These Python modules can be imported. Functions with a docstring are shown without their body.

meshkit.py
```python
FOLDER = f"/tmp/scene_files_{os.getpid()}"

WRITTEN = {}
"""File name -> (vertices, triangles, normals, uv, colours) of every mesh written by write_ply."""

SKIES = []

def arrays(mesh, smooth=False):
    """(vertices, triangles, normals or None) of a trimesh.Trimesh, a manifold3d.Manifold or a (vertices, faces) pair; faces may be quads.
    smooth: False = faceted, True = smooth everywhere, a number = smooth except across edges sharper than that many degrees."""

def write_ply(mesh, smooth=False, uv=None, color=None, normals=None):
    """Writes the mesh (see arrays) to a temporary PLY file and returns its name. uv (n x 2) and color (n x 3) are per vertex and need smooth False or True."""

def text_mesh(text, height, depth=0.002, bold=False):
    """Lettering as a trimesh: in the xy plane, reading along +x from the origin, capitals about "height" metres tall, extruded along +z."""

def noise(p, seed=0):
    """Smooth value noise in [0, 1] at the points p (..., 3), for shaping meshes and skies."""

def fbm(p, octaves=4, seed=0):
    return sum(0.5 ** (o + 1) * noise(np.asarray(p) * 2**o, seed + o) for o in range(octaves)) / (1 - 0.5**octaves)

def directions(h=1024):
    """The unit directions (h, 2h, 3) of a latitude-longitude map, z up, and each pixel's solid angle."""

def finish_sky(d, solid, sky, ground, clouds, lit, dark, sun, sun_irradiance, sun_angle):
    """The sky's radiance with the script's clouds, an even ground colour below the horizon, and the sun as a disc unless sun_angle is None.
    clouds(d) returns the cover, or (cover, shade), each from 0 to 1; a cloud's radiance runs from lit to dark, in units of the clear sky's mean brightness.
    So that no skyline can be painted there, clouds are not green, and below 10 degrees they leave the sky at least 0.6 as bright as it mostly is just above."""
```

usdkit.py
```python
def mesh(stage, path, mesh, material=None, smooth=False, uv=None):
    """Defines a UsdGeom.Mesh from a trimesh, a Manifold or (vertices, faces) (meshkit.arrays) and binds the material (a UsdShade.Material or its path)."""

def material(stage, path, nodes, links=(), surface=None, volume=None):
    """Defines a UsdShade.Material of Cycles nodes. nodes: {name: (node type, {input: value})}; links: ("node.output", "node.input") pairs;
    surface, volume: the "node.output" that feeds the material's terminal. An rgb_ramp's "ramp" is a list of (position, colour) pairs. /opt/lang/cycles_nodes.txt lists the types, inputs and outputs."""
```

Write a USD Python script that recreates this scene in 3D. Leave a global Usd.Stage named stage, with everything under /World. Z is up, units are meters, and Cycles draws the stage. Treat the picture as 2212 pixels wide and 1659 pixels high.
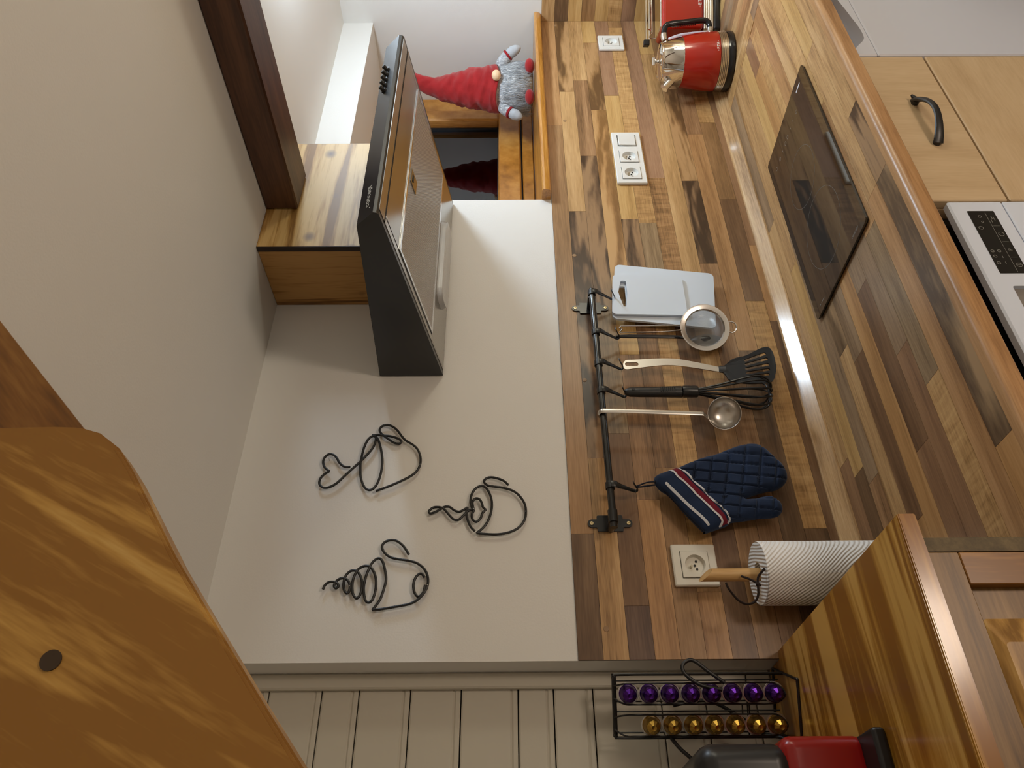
import math, random
import numpy as np, trimesh, manifold3d as m3
from shapely.geometry import Polygon, LineString, Point, box as sbox
from shapely import affinity
from shapely.ops import unary_union
import usdkit, meshkit
from pxr import Usd, UsdGeom, UsdLux, UsdShade, Gf, Sdf, Vt

stage = Usd.Stage.CreateInMemory()
UsdGeom.SetStageUpAxis(stage, 'Z'); UsdGeom.SetStageMetersPerUnit(stage, 1.0)
UsdGeom.Xform.Define(stage, '/World')

# ------------------------------------------------------------------ camera (a phone held on its side: the frame is rolled by 90 degrees)
EYE = np.array([-0.34428839, -1.40673622, 1.58339221])
RIGHT = np.array([0.80160638, -0.59782197, -0.00600865])
UP = np.array([0.00776427, 0.00036034, 0.99996979])
FWD = np.array([0.59780175, 0.80162882, -0.0049305])
F_PX, W_PX, H_PX = 1664.182, 2212, 1659
cam = UsdGeom.Camera.Define(stage, '/World/camera')
mx = np.eye(4); mx[0, :3] = -UP; mx[1, :3] = RIGHT; mx[2, :3] = -FWD; mx[3, :3] = EYE
cam.AddTransformOp().Set(Gf.Matrix4d(mx.tolist()))
cam.CreateHorizontalApertureAttr(36.0); cam.CreateVerticalApertureAttr(36.0 * H_PX / W_PX)
cam.CreateFocalLengthAttr(36.0 * F_PX / W_PX)
cam.CreateClippingRangeAttr(Gf.Vec2f(0.02, 50))
cam.CreateExposureAttr(EXPOSURE := 0.15)

# ------------------------------------------------------------------ sky: night outside; warm lamps of the room behind the camera
night = UsdLux.DomeLight.Define(stage, '/World/night_sky'); night.CreateIntensityAttr(0.02); night.CreateColorAttr(Gf.Vec3f(.5, .6, .8))
def rect_light(name, loc, rot, w, h, inten, col):
    l = UsdLux.RectLight.Define(stage, '/World/' + name)
    x = UsdGeom.Xformable(l); x.AddTranslateOp().Set(Gf.Vec3d(*loc)); x.AddRotateXYZOp().Set(Gf.Vec3f(*rot))
    l.CreateWidthAttr(w); l.CreateHeightAttr(h); l.CreateIntensityAttr(inten); l.CreateColorAttr(Gf.Vec3f(*col))
    return l
def globe(name, loc, r, inten, col):
    l = UsdLux.SphereLight.Define(stage, '/World/' + name); l.AddTranslateOp().Set(Gf.Vec3d(*loc)); l.CreateRadiusAttr(r); l.CreateIntensityAttr(inten); l.CreateColorAttr(Gf.Vec3f(*col))
globe('room_lamp', (.4, -1.9, .4), .14, 32.0, (1.0, .82, .66))
globe('room_lamp_001', (2.0, -1.5, 1.3), .14, 16.0, (1.0, .95, .76))
LAMP_STRENGTH = 62.0     # the kitchen's flush ceiling lamp (an emitting diffuser, built further down)

# ------------------------------------------------------------------ mesh helpers
def cat(*ms):
    out = []
    for m in ms: out += m if isinstance(m, list) else [m]
    return trimesh.util.concatenate(out)
def box(x0, x1, y0, y1, z0, z1, b=0.0):
    lo, hi = np.minimum([x0, y0, z0], [x1, y1, z1]), np.maximum([x0, y0, z0], [x1, y1, z1])
    if b <= 0:
        m = trimesh.creation.box(hi - lo); m.apply_translation((lo + hi) / 2); return m
    b = min(b, .49 * (hi - lo).min()); P = []
    for i in range(8):
        s = np.array([i & 1, i >> 1 & 1, i >> 2 & 1])
        for k in range(3):
            P.append([(hi[j] - (b if j != k else 0)) if s[j] else (lo[j] + (b if j != k else 0)) for j in range(3)])
    return trimesh.convex.convex_hull(np.array(P))
def rbox(x0, x1, y0, y1, z0, z1, r, n=4):
    s = trimesh.creation.icosphere(2, r).vertices; P = []
    lo, hi = np.minimum([x0, y0, z0], [x1, y1, z1]) + r, np.maximum([x0, y0, z0], [x1, y1, z1]) - r
    for i in range(8): P.append(s + [(hi if i >> j & 1 else lo)[j] for j in range(3)])
    return trimesh.convex.convex_hull(np.vstack(P))
def cyl(p, q, r, n=20, r2=None):
    p, q = np.array(p, float), np.array(q, float)
    return tube([p, q], r, n, r2=r2)
def spline(pts, k=8, closed=False):
    P = np.array(pts, float); n = len(P); out = []
    idx = range(n if closed else n - 1)
    for i in idx:
        g = lambda j: P[j % n] if closed else P[min(max(j, 0), n - 1)]
        a, b, c, d = g(i - 1), g(i), g(i + 1), g(i + 2)
        for t in np.arange(k) / k:
            out.append(.5 * ((2 * b) + (-a + c) * t + (2 * a - 5 * b + 4 * c - d) * t * t + (-a + 3 * b - 3 * c + d) * t ** 3))
    if not closed: out.append(P[-1])
    return np.array(out)
def tube(pts, r, n=10, closed=False, r2=None, flat=None, up=None):
    """A swept round tube (r may be a list); flat=(a,b): an elliptic section, a along the binormal."""
    P = np.array(pts, float); N = len(P)
    T = np.gradient(P, axis=0) if not closed else np.roll(P, -1, 0) - np.roll(P, 1, 0)
    T /= np.maximum(np.linalg.norm(T, axis=1, keepdims=True), 1e-12)
    R = np.broadcast_to(np.asarray(r, float), N).copy()
    if r2 is not None: R = np.linspace(r, r2, N)
    u = np.array(up, float) if up is not None else np.array([0, 0, 1.0])
    if abs(T[0] @ u) > .95: u = np.array([1.0, 0, 0])
    u = u - (u @ T[0]) * T[0]; u /= np.linalg.norm(u)
    V = []; a = np.arange(n) * 2 * np.pi / n
    for i in range(N):
        u = u - (u @ T[i]) * T[i]; u /= np.linalg.norm(u); w = np.cross(T[i], u)
        fa, fb = (flat if flat else (1, 1))
        V.append(P[i] + R[i] * (np.cos(a)[:, None] * u * fa + np.sin(a)[:, None] * w * fb))
    V = np.vstack(V); F = []
    for i in range(N if closed else N - 1):
        A, B = i * n, ((i + 1) % N) * n
        for k in range(n):
            k2 = (k + 1) % n
            F += [[A + k, A + k2, B + k2], [A + k, B + k2, B + k]]
    if not closed:
        c0, c1 = len(V), len(V) + 1
        V = np.vstack([V, P[0], P[-1]])
        for k in range(n):
            F.append([c0, (k + 1) % n, k]); F.append([c1, (N - 1) * n + k, (N - 1) * n + (k + 1) % n])
    m = trimesh.Trimesh(V, F, process=False)
    return m
def lathe(prof, n=48, c=(0, 0, 0)):
    prof = np.array(prof, float); V = []; N = len(prof); a = np.arange(n) * 2 * np.pi / n
    for r, z in prof: V.append(np.stack([np.cos(a) * r, np.sin(a) * r, np.full(n, z)], 1))
    V = np.vstack(V); F = []
    for i in range(N - 1):
        for k in range(n):
            A, B, k2 = i * n, (i + 1) * n, (k + 1) % n
            F += [[A + k, A + k2, B + k2], [A + k, B + k2, B + k]]
    m = trimesh.Trimesh(V + np.array(c), F, process=False)
    return m
def prism_xz(poly, y0, y1):
    """A shapely polygon in (x, z) extruded from y0 to y1."""
    out = []
    for g in getattr(poly, 'geoms', [poly]):
        m = trimesh.creation.extrude_polygon(g, abs(y1 - y0), engine='earcut')
        v = m.vertices; m.vertices = np.stack([v[:, 0], max(y0, y1) - v[:, 2], v[:, 1]], 1); out.append(m)
    return cat(out)
def prism_yz(poly, x0, x1):
    out = []
    for g in getattr(poly, 'geoms', [poly]):
        m = trimesh.creation.extrude_polygon(g, abs(x1 - x0), engine='earcut')
        v = m.vertices; m.vertices = np.stack([min(x0, x1) + v[:, 2], v[:, 0], v[:, 1]], 1); out.append(m)
    return cat(out)
def prism_xy(poly, z0, z1):
    out = []
    for g in getattr(poly, 'geoms', [poly]):
        m = trimesh.creation.extrude_polygon(g, abs(z1 - z0), engine='earcut'); m.apply_translation([0, 0, min(z0, z1)]); out.append(m)
    return cat(out)
def rrect(x0, x1, y0, y1, r, n=8): return sbox(x0 + r, y0 + r, x1 - r, y1 - r).buffer(r, quad_segs=n)
def frame_to(m, o, ex, ey, ez):
    M = np.eye(4); M[:3, 0], M[:3, 1], M[:3, 2], M[:3, 3] = ex, ey, ez, o
    m = m.copy(); m.apply_transform(M); return m
def nrm(v): v = np.array(v, float); return v / np.linalg.norm(v)
def bool_sub(a, b):
    mk = lambda m: m3.Manifold(m3.Mesh(np.asarray(m.vertices, np.float32), np.asarray(m.faces, np.uint32)))
    r = (mk(a) - mk(b)).to_mesh()
    return trimesh.Trimesh(r.vert_properties[:, :3], r.tri_verts, process=False)
def text_on(s, h, o, ex, ey, depth=.0006, center=False, bold=False):
    m = meshkit.text_mesh(s, h, depth, bold=bold)
    if center: m.apply_translation([-m.bounds[:, 0].mean(), 0, 0])
    ex, ey = nrm(ex), nrm(ey)
    return frame_to(m, o, ex, ey, np.cross(ex, ey))

# ------------------------------------------------------------------ scene-graph helpers
used = {}
def numbered(parent, name):
    k = (parent, name); used[k] = used.get(k, -1) + 1
    return name if used[k] == 0 else '%s_%03d' % (name, used[k])
def tag(p, label=None, cat_=None, group=None, kind=None):
    for k, v in (('label', label), ('category', cat_), ('group', group), ('kind', kind)):
        if v: p.SetCustomDataByKey(k, v)
    return p
ORIGIN = {}
def thing(name, label=None, cat_=None, loc=(0, 0, 0), group=None, kind=None):
    x = UsdGeom.Xform.Define(stage, '/World/' + numbered('/World', name)); x.AddTranslateOp().Set(Gf.Vec3d(*map(float, loc)))
    p = x.GetPrim(); ORIGIN[str(p.GetPath())] = np.array(loc, float)
    return tag(p, label, cat_, group, kind)
def obj(name, mesh, m, parent=None, smooth=30, label=None, kind=None):
    """One Mesh prim, given in world coordinates, under parent or under /World."""
    base = str(parent.GetPath()) if parent is not None else '/World'
    root = '/'.join(base.split('/')[:3])
    o = ORIGIN.get(root, np.zeros(3)); mesh = mesh.copy(); mesh.vertices = mesh.vertices - o
    if not isinstance(m, str): m = m.GetPath()
    p = usdkit.mesh(stage, base + '/' + numbered(base, name), mesh, m if not isinstance(m, str) else '/World/Looks/' + m, smooth=smooth)
    return tag(p.GetPrim(), label, kind=kind)
def solo(name, mesh, m, label, cat_, group=None, kind=None, smooth=30):
    """A thing that is one mesh: its origin is put at its own base."""
    p = obj(name, mesh, m, None, smooth)
    return tag(p, label, cat_, group, kind)
def struct(name, mesh, m, smooth=False): return obj(name, mesh, m, None, smooth, kind='structure')
def dup(first, loc, label, rotz=0.0, group=None, cat_=None):
    name = first.GetName()
    x = UsdGeom.Xform.Define(stage, '/World/' + numbered('/World', name))
    x.GetPrim().GetReferences().AddInternalReference(first.GetPath())
    x.ClearXformOpOrder(); x.AddTranslateOp().Set(Gf.Vec3d(*map(float, loc)))
    if rotz: x.AddRotateZOp().Set(rotz)
    p = x.GetPrim(); p.SetInstanceable(True)
    d = first.GetCustomData()
    return tag(p, label, cat_ or d.get('category'), group or d.get('group'))

# ------------------------------------------------------------------ materials
UsdGeom.Scope.Define(stage, '/World/Looks')
def mat(name, nodes, links=(), surface='p.BSDF'): return usdkit.material(stage, '/World/Looks/' + name, nodes, links, surface=surface)
def plain(name, col, rough=.5, metal=0.0, **kw): return mat(name, {'p': ('principled_bsdf', {'base_color': col, 'roughness': rough, 'metallic': metal, **kw})})
def rgb(r, g, b):
    f = lambda c: (c / 255 / 12.92) if c / 255 < .04045 else ((c / 255 + .055) / 1.055) ** 2.4
    return (f(r), f(g), f(b))
def wood(name, lo, mid, hi, sc=(3, 55, 55), seed=0, rot=None, rings=0.0, curl=None, rough=.38, dist=.6, contrast=1.0, bump=.02, fibre=.35, knots=None, spec=.5, coat=0.0):
    """Planed wood: long soft figure + fine fibre, along the axis with the small scale."""
    N = {'g': ('geometry', {}), 'p': ('principled_bsdf', {'roughness': rough, 'specular_ior_level': spec, 'coat_weight': coat, 'coat_roughness': .12})}
    L = []; src = 'g.position'
    if rot: N['r'] = ('mapping', {'rotation': rot}); L.append((src, 'r.vector')); src = 'r.vector'
    N['m'] = ('mapping', {'scale': sc, 'location': (seed * 3.17, seed * 7.31, seed * 1.93)}); L.append((src, 'm.vector'))
    N['n'] = ('noise_texture', {'scale': .55, 'detail': 3.0, 'roughness': .55, 'distortion': dist}); L.append(('m.vector', 'n.vector'))
    N['m2'] = ('mapping', {'scale': tuple(s * 6 for s in sc), 'location': (seed, seed * 2, 0)}); L.append((src, 'm2.vector'))
    N['f'] = ('noise_texture', {'scale': 1.0, 'detail': 2.0, 'roughness': .6}); L.append(('m2.vector', 'f.vector'))
    fig = 'n.fac'
    if rings:
        N['k'] = ('math', {'math_type': 'multiply', 'value2': rings}); N['s'] = ('math', {'math_type': 'sine'}); N['t'] = ('math', {'math_type': 'multiply_add', 'value2': .5, 'value3': .5})
        N['x'] = ('mix_float', {'fac': .55}); L += [('n.fac', 'k.value1'), ('k.value', 's.value1'), ('s.value', 't.value1'), ('n.fac', 'x.a'), ('t.value', 'x.b')]; fig = 'x.result'
    if curl:
        N['mc'] = ('mapping', {'scale': curl, 'location': (seed, 0, seed)}); N['c'] = ('noise_texture', {'scale': 1.0, 'detail': 2.0, 'distortion': .8}); N['xc'] = ('mix_float', {'fac': .5})
        L += [(src, 'mc.vector'), ('mc.vector', 'c.vector'), (fig, 'xc.a'), ('c.fac', 'xc.b')]; fig = 'xc.result'
    N['y'] = ('mix_float', {'fac': fibre}); L += [(fig, 'y.a'), ('f.fac', 'y.b')]
    w = .17 / contrast
    N['c0'] = ('rgb_ramp', {'ramp': [(.5 - w, lo), (.5, mid), (.5 + w, hi)]}); L.append(('y.result', 'c0.fac'))
    col = 'c0.color'
    if knots:
        N['mk'] = ('mapping', {'scale': knots[0], 'location': knots[1]}); N['v'] = ('voronoi_texture', {'scale': 1.0, 'feature': 'f1', 'randomness': 1.0})
        N['kr'] = ('map_range', {'from_min': knots[2] * .35, 'from_max': knots[2], 'to_min': 1.0, 'to_max': 0.0, 'clamp': True}); N['kc'] = ('mix_color', {'b': knots[3]})
        L += [(src, 'mk.vector'), ('mk.vector', 'v.vector'), ('v.distance', 'kr.value'), ('kr.result', 'kc.fac'), (col, 'kc.a')]; col = 'kc.result'
    N['b'] = ('bump', {'strength': .35, 'distance': bump * .01}); L += [('y.result', 'b.height'), ('b.normal', 'p.normal'), (col, 'p.base_color')]
    return mat(name, N, L)
def painted(name, col, rough=.6, bump=.3, scale=260, var=.04, spec=.3):
    a = tuple(c * (1 - var) for c in col)
    return mat(name, {'g': ('geometry', {}), 'n': ('noise_texture', {'scale': scale, 'detail': 3.0}), 'n2': ('noise_texture', {'scale': 5.0, 'detail': 4.0}), 'c': ('mix_color', {'a': a, 'b': col}),
        'b': ('bump', {'strength': bump, 'distance': .0006}), 'p': ('principled_bsdf', {'roughness': rough, 'specular_ior_level': spec})},
        [('g.position', 'n.vector'), ('g.position', 'n2.vector'), ('n2.fac', 'c.fac'), ('n.fac', 'b.height'), ('b.normal', 'p.normal'), ('c.result', 'p.base_color')])
painted('wall_paint', (.78, .765, .73)); painted('ceiling_paint', (.78, .765, .73)); painted('panel_paint', (.60, .565, .48), rough=.45, bump=.15)
painted('floor_tile', (.22, .17, .12), rough=.4)

# ------------------------------------------------------------------ measured outlines, metres (x, z on the wall)
D = {
 'ART1': [[[0.4864,1.9163],[0.4875,1.9291],[0.4964,1.94],[0.5079,1.9471],[0.5163,1.9553],[0.518,1.9654],[0.5098,1.9734],[0.4983,1.9749],[0.4852,1.9694],[0.4767,1.9587]],[[0.4767,1.9587],[0.4691,1.9686],[0.458,1.9754],[0.4454,1.975],[0.4374,1.9656],[0.4389,1.9534],[0.4482,1.9394],[0.4656,1.925],[0.4832,1.9103],[0.4993,1.8967],[0.5174,1.8831],[0.534,1.8734],[0.5492,1.8698],[0.5604,1.8703],[0.5629,1.8778],[0.5527,1.8868],[0.5308,1.893],[0.501,1.8955],[0.4814,1.8947],[0.4589,1.8909],[0.4384,1.8817],[0.4311,1.8713],[0.4366,1.8609],[0.4555,1.8531],[0.4811,1.8499],[0.5072,1.8509],[0.5373,1.858],[0.556,1.8655],[0.5646,1.8736]],[[0.5653,1.8789],[0.5662,1.8622],[0.5644,1.8534],[0.5626,1.8388],[0.5574,1.8239],[0.5505,1.8142],[0.5437,1.8171],[0.5455,1.8287],[0.5541,1.8409],[0.5644,1.8534],[0.5714,1.8604],[0.5801,1.8635],[0.5887,1.8585],[0.5915,1.8471],[0.5868,1.8351],[0.5763,1.824],[0.5607,1.8127],[0.5504,1.8033],[0.5401,1.7882],[0.5282,1.7774],[0.5099,1.7705],[0.4902,1.7701],[0.4725,1.7779],[0.4614,1.7911],[0.452,1.807],[0.4411,1.8282],[0.4288,1.8574]]],
 'ART2': [[[0.4408,1.5845],[0.4504,1.5936],[0.4568,1.6075],[0.4595,1.6214],[0.4554,1.6319],[0.4475,1.6343],[0.4402,1.6268],[0.4373,1.6129],[0.434,1.5936],[0.4267,1.5744],[0.4142,1.5609],[0.3973,1.5516],[0.3792,1.5492],[0.3613,1.5522],[0.3452,1.5631],[0.3352,1.5805],[0.3304,1.6017],[0.3303,1.6229],[0.3328,1.6481]],[[0.3328,1.6481],[0.3443,1.635],[0.3589,1.6259],[0.3797,1.6194],[0.4009,1.6182],[0.4193,1.6224],[0.4349,1.6308],[0.4387,1.6405],[0.4335,1.6515],[0.4196,1.6594],[0.4042,1.6618],[0.3905,1.6587],[0.386,1.6554]],[[0.3866,1.6554],[0.4011,1.6576],[0.4097,1.6523],[0.4087,1.6441],[0.3995,1.6385],[0.3904,1.6362],[0.3843,1.6302]],[[0.3843,1.6302],[0.3768,1.6368],[0.365,1.6407],[0.3576,1.6486],[0.3621,1.6559],[0.3725,1.6583],[0.3845,1.6537]],[[0.386,1.6546],[0.3824,1.6653],[0.3726,1.6744],[0.3629,1.6835],[0.3624,1.6929],[0.3699,1.7012],[0.3804,1.7097],[0.388,1.7168],[0.391,1.7264],[0.3896,1.7372],[0.3821,1.7449],[0.3767,1.7419],[0.3805,1.7313],[0.3871,1.7208],[0.3915,1.7129],[0.3909,1.7034],[0.3833,1.6937],[0.3802,1.6841],[0.3846,1.6748],[0.3897,1.6674]],[[0.3897,1.6674],[0.3801,1.6693],[0.3652,1.6675],[0.3474,1.6604],[0.3372,1.6514]]],
 'ART3': [[[0.2191,1.9366],[0.227,1.9339],[0.2331,1.9271],[0.2335,1.917],[0.2295,1.9101],[0.2242,1.9082],[0.221,1.9123],[0.2256,1.9164],[0.2335,1.9144],[0.2396,1.9076],[0.2406,1.8988],[0.2347,1.8904],[0.224,1.8861],[0.2135,1.8871],[0.2109,1.8914],[0.2188,1.8969],[0.2321,1.899],[0.2454,1.8968],[0.2548,1.889],[0.2556,1.8788],[0.2479,1.8703],[0.2318,1.8642],[0.2133,1.8639],[0.2029,1.8678],[0.2016,1.8727],[0.2108,1.8793],[0.2293,1.8822],[0.2453,1.8802],[0.2588,1.8741],[0.2655,1.8619],[0.2627,1.8513],[0.2504,1.8424],[0.2316,1.8372],[0.2105,1.8377],[0.1962,1.842],[0.1929,1.8492],[0.2002,1.8555],[0.2212,1.8597],[0.2424,1.8582],[0.26,1.8536],[0.2736,1.8473],[0.281,1.8377],[0.2749,1.8293],[0.2557,1.8224],[0.2368,1.8189],[0.2182,1.8215],[0.1974,1.8271],[0.1782,1.839]],[[0.1782,1.839],[0.1801,1.8205],[0.1843,1.796],[0.1892,1.7714],[0.1968,1.7569],[0.2098,1.7452],[0.2255,1.739],[0.2415,1.7395],[0.2578,1.7468],[0.2702,1.7618],[0.2759,1.7803],[0.2788,1.7986],[0.2831,1.8145],[0.2929,1.8271],[0.3042,1.8326],[0.3141,1.829],[0.3189,1.8176],[0.3168,1.8043],[0.3053,1.7903],[0.2884,1.7791]],[[0.2416,1.7459],[0.2484,1.7514],[0.2476,1.7572],[0.2404,1.7629],[0.2284,1.7659],[0.2152,1.7642],[0.206,1.7593],[0.2033,1.7536],[0.2111,1.7465],[0.2256,1.7436]]],
 'MITT': [[0.4349,1.2878],[0.4426,1.2814],[0.4519,1.2583],[0.4578,1.2424],[0.4612,1.2323],[0.4769,1.1983],[0.4911,1.1544],[0.5039,1.1242],[0.5136,1.0972],[0.5158,1.0799],[0.5142,1.0634],[0.5067,1.0508],[0.4951,1.042],[0.4805,1.0311],[0.4643,1.0207],[0.4485,1.016],[0.4359,1.0167],[0.4236,1.0228],[0.4129,1.0347],[0.4061,1.0496],[0.401,1.075],[0.3921,1.1009],[0.3869,1.1127],[0.3869,1.1019],[0.3912,1.077],[0.3926,1.0632],[0.3902,1.053],[0.3804,1.0444],[0.3693,1.041],[0.3604,1.0434],[0.3517,1.0506],[0.3467,1.0622],[0.3426,1.0999],[0.3364,1.1406],[0.3336,1.1529],[0.3286,1.1577],[0.323,1.1743],[0.3133,1.2033],[0.3154,1.2069],[0.3472,1.2309],[0.3949,1.2643],[0.4071,1.2789],[0.4225,1.2879]],
 'MITT_RED': [[0.4534,1.2478],[0.4313,1.2324],[0.4082,1.2167],[0.3869,1.1997],[0.3644,1.1833],[0.3453,1.1706],[0.3287,1.1629]],
 'MITT_P1': [[0.4568,1.2412],[0.4493,1.234],[0.4359,1.2208],[0.4173,1.2099],[0.405,1.1983],[0.3868,1.1877],[0.3762,1.18],[0.3643,1.1674],[0.3496,1.158],[0.3379,1.1534],[0.33,1.1574]],
 'MITT_P2': [[0.4511,1.257],[0.4424,1.2486],[0.4314,1.2432],[0.419,1.2314],[0.4006,1.2178],[0.3915,1.2124],[0.3809,1.2033],[0.3645,1.1912],[0.3541,1.1836],[0.341,1.1726],[0.3316,1.1696],[0.323,1.175]],
 'MITT_TAG': [[0.4162,1.2676],[0.3917,1.2486],[0.3648,1.2284],[0.3412,1.2081],[0.3261,1.198]],
 'SP_TOP': [[0.7249,1.325],[0.7344,1.317],[0.7361,1.2899],[0.7391,1.2356],[0.7365,1.1982],[0.7259,1.1548],[0.7131,1.1086]],
 'SP_BOT': [[0.7204,1.3255],[0.7091,1.3212],[0.7122,1.2924],[0.7193,1.238],[0.7179,1.2007],[0.7096,1.1573],[0.6996,1.1109]],
 'SP_HEAD': [[0.7154,1.11],[0.7164,1.0991],[0.7322,1.082],[0.7413,1.066],[0.7492,1.0429],[0.7688,1.0119],[0.7769,0.9957],[0.7768,0.9829],[0.7638,0.9774],[0.7406,0.9769],[0.7178,0.9796],[0.6976,0.9857],[0.6821,0.9938],[0.6755,1.004],[0.673,1.0221],[0.6693,1.058],[0.6751,1.0922],[0.6895,1.1002],[0.6985,1.1058],[0.7003,1.1117]],
 'SP_SLITS': [[[0.7343,1.0475],[0.7581,0.9977]],[[0.7228,1.0479],[0.7431,0.9962]],[[0.7104,1.0493],[0.727,0.9969]],[[0.6987,1.0498],[0.7127,0.998]],[[0.6869,1.052],[0.6988,1.0018]]],
 'WH': [[0.6457,1.3229],[0.6465,1.2018],[0.6469,1.2],[0.6467,1.1704],[0.6463,1.167],[0.6414,1.0111]],
 'WH_R': [[[0.682,1.045],[0.603,1.0603]]],
 'LAD': [[0.5878,1.3907],[0.5829,1.3842],[0.579,1.1752],[0.5753,1.1679],[0.5634,1.1551],[0.5845,1.1235]],
 'LAD_R': [[0.6163,1.1203],[0.5402,1.1334],[0.5779,1.1587],[0.5775,1.0949]],
 'ST_C': [[0.82,1.1286],[0.8204,1.1827],[0.8195,1.0745],[0.8866,1.1181],[0.7562,1.1387],[0.8203,1.1703],[0.8196,1.0853]],
 'ST_W1': [[0.8225,1.319],[0.827,1.324],[0.8311,1.3213],[0.8327,1.3149],[0.8327,1.2557],[0.834,1.2165],[0.8292,1.1781]],
 'ST_W2': [[0.8225,1.319],[0.8164,1.3234],[0.8123,1.323],[0.8133,1.3168],[0.8138,1.2578],[0.8156,1.2188],[0.8139,1.1803]],
 'ST_EAR': [[0.8428,1.0736],[0.8437,1.064],[0.8395,1.0562],[0.8302,1.0537],[0.8211,1.0595],[0.8171,1.0688],[0.8141,1.077]],
 'BLK': [[0.8236,1.3166],[0.8216,1.1678],[0.8268,1.1121],[0.8071,1.0746]],
 'BIG': [[1.06,1.3117],[1.0255,1.0685],[0.8454,1.0915],[0.8792,1.3342]],
 'SMALL': [[1.0163,1.3222],[1.0126,1.1513],[0.8811,1.1547],[0.8854,1.3345]],
 'SMALL_HOLE': [[0.9936,1.3036],[0.9935,1.2926],[0.9536,1.2932],[0.9081,1.2992],[0.9081,1.3035],[0.9389,1.3098],[0.9582,1.3124]],
 'HOOKS': [[0.9379,1.3801,-0.0234,1.3113,-0.056,1.3294],[0.8135,1.3802,-0.0346,1.3282,-0.0659,1.3359],[0.7236,1.3816,-0.0291,1.3241,-0.0646,1.3365],[0.6465,1.3813,-0.0269,1.3239,-0.0648,1.3345],[0.4114,1.3827,-0.0264,1.3268,-0.0661,1.3338]],
 'BAR': [[0.9486,-0.05,1.3838],[0.3202,-0.05,1.3769]],
 'PLATES': [[[0.9339,1.4241],[0.9332,1.3343],[0.9505,1.3786],[0.9168,1.3809]],[[0.3532,1.4235],[0.3525,1.3344],[0.3693,1.3776],[0.3367,1.3803]]],
 'STR': [[0.0286,2.0236],[0.03,1.9769],[0.0289,1.9553],[0.0232,1.937],[0.0078,1.916],[-0.0138,1.8982],[-0.0446,1.8761],[-0.0922,1.842],[-0.1501,1.7956],[-0.198,1.7567],[-0.2428,1.7197]],
 'DOWEL': [[-0.1759,1.9082],[-0.1683,1.9108]],
 'BRACE': [[0.1943,2.1145],[0.0643,1.9883]],
 'CAPS': [[2.264,1.4108],[1.707,1.4056],[1.1204,1.4094],[0.7147,1.4085],[0.1409,1.4056]],
 'C1': [[0.0222,-0.035,1.2198],[0.0301,-0.035,1.2543],[0.0474,-0.035,1.2782],[0.0615,-0.035,1.2826],[0.071,-0.035,1.274],[0.0709,-0.035,1.2602],[0.0533,-0.035,1.2386],[0.0337,-0.035,1.2138]],
 'C2': [[-0.0257,0.03,1.3107],[-0.037,0.03,1.3066],[-0.0578,0.03,1.291],[-0.0762,0.03,1.2722],[-0.1026,0.03,1.262]],
 'C3': [[-0.0971,0,1.284],[-0.074,0,1.2674],[-0.0621,0,1.2422],[-0.0601,0,1.2106],[-0.0718,0,1.1893],[-0.0945,0,1.1705]],
 'C4': [[0.0161,0.06,1.2922],[0.0237,0.06,1.2491],[0.0195,0.06,1.2162],[-0.0084,0.06,1.171],[-0.0318,0.06,1.1425],[-0.0391,0.06,1.1767],[-0.0313,0.06,1.2081]],
}
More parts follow.
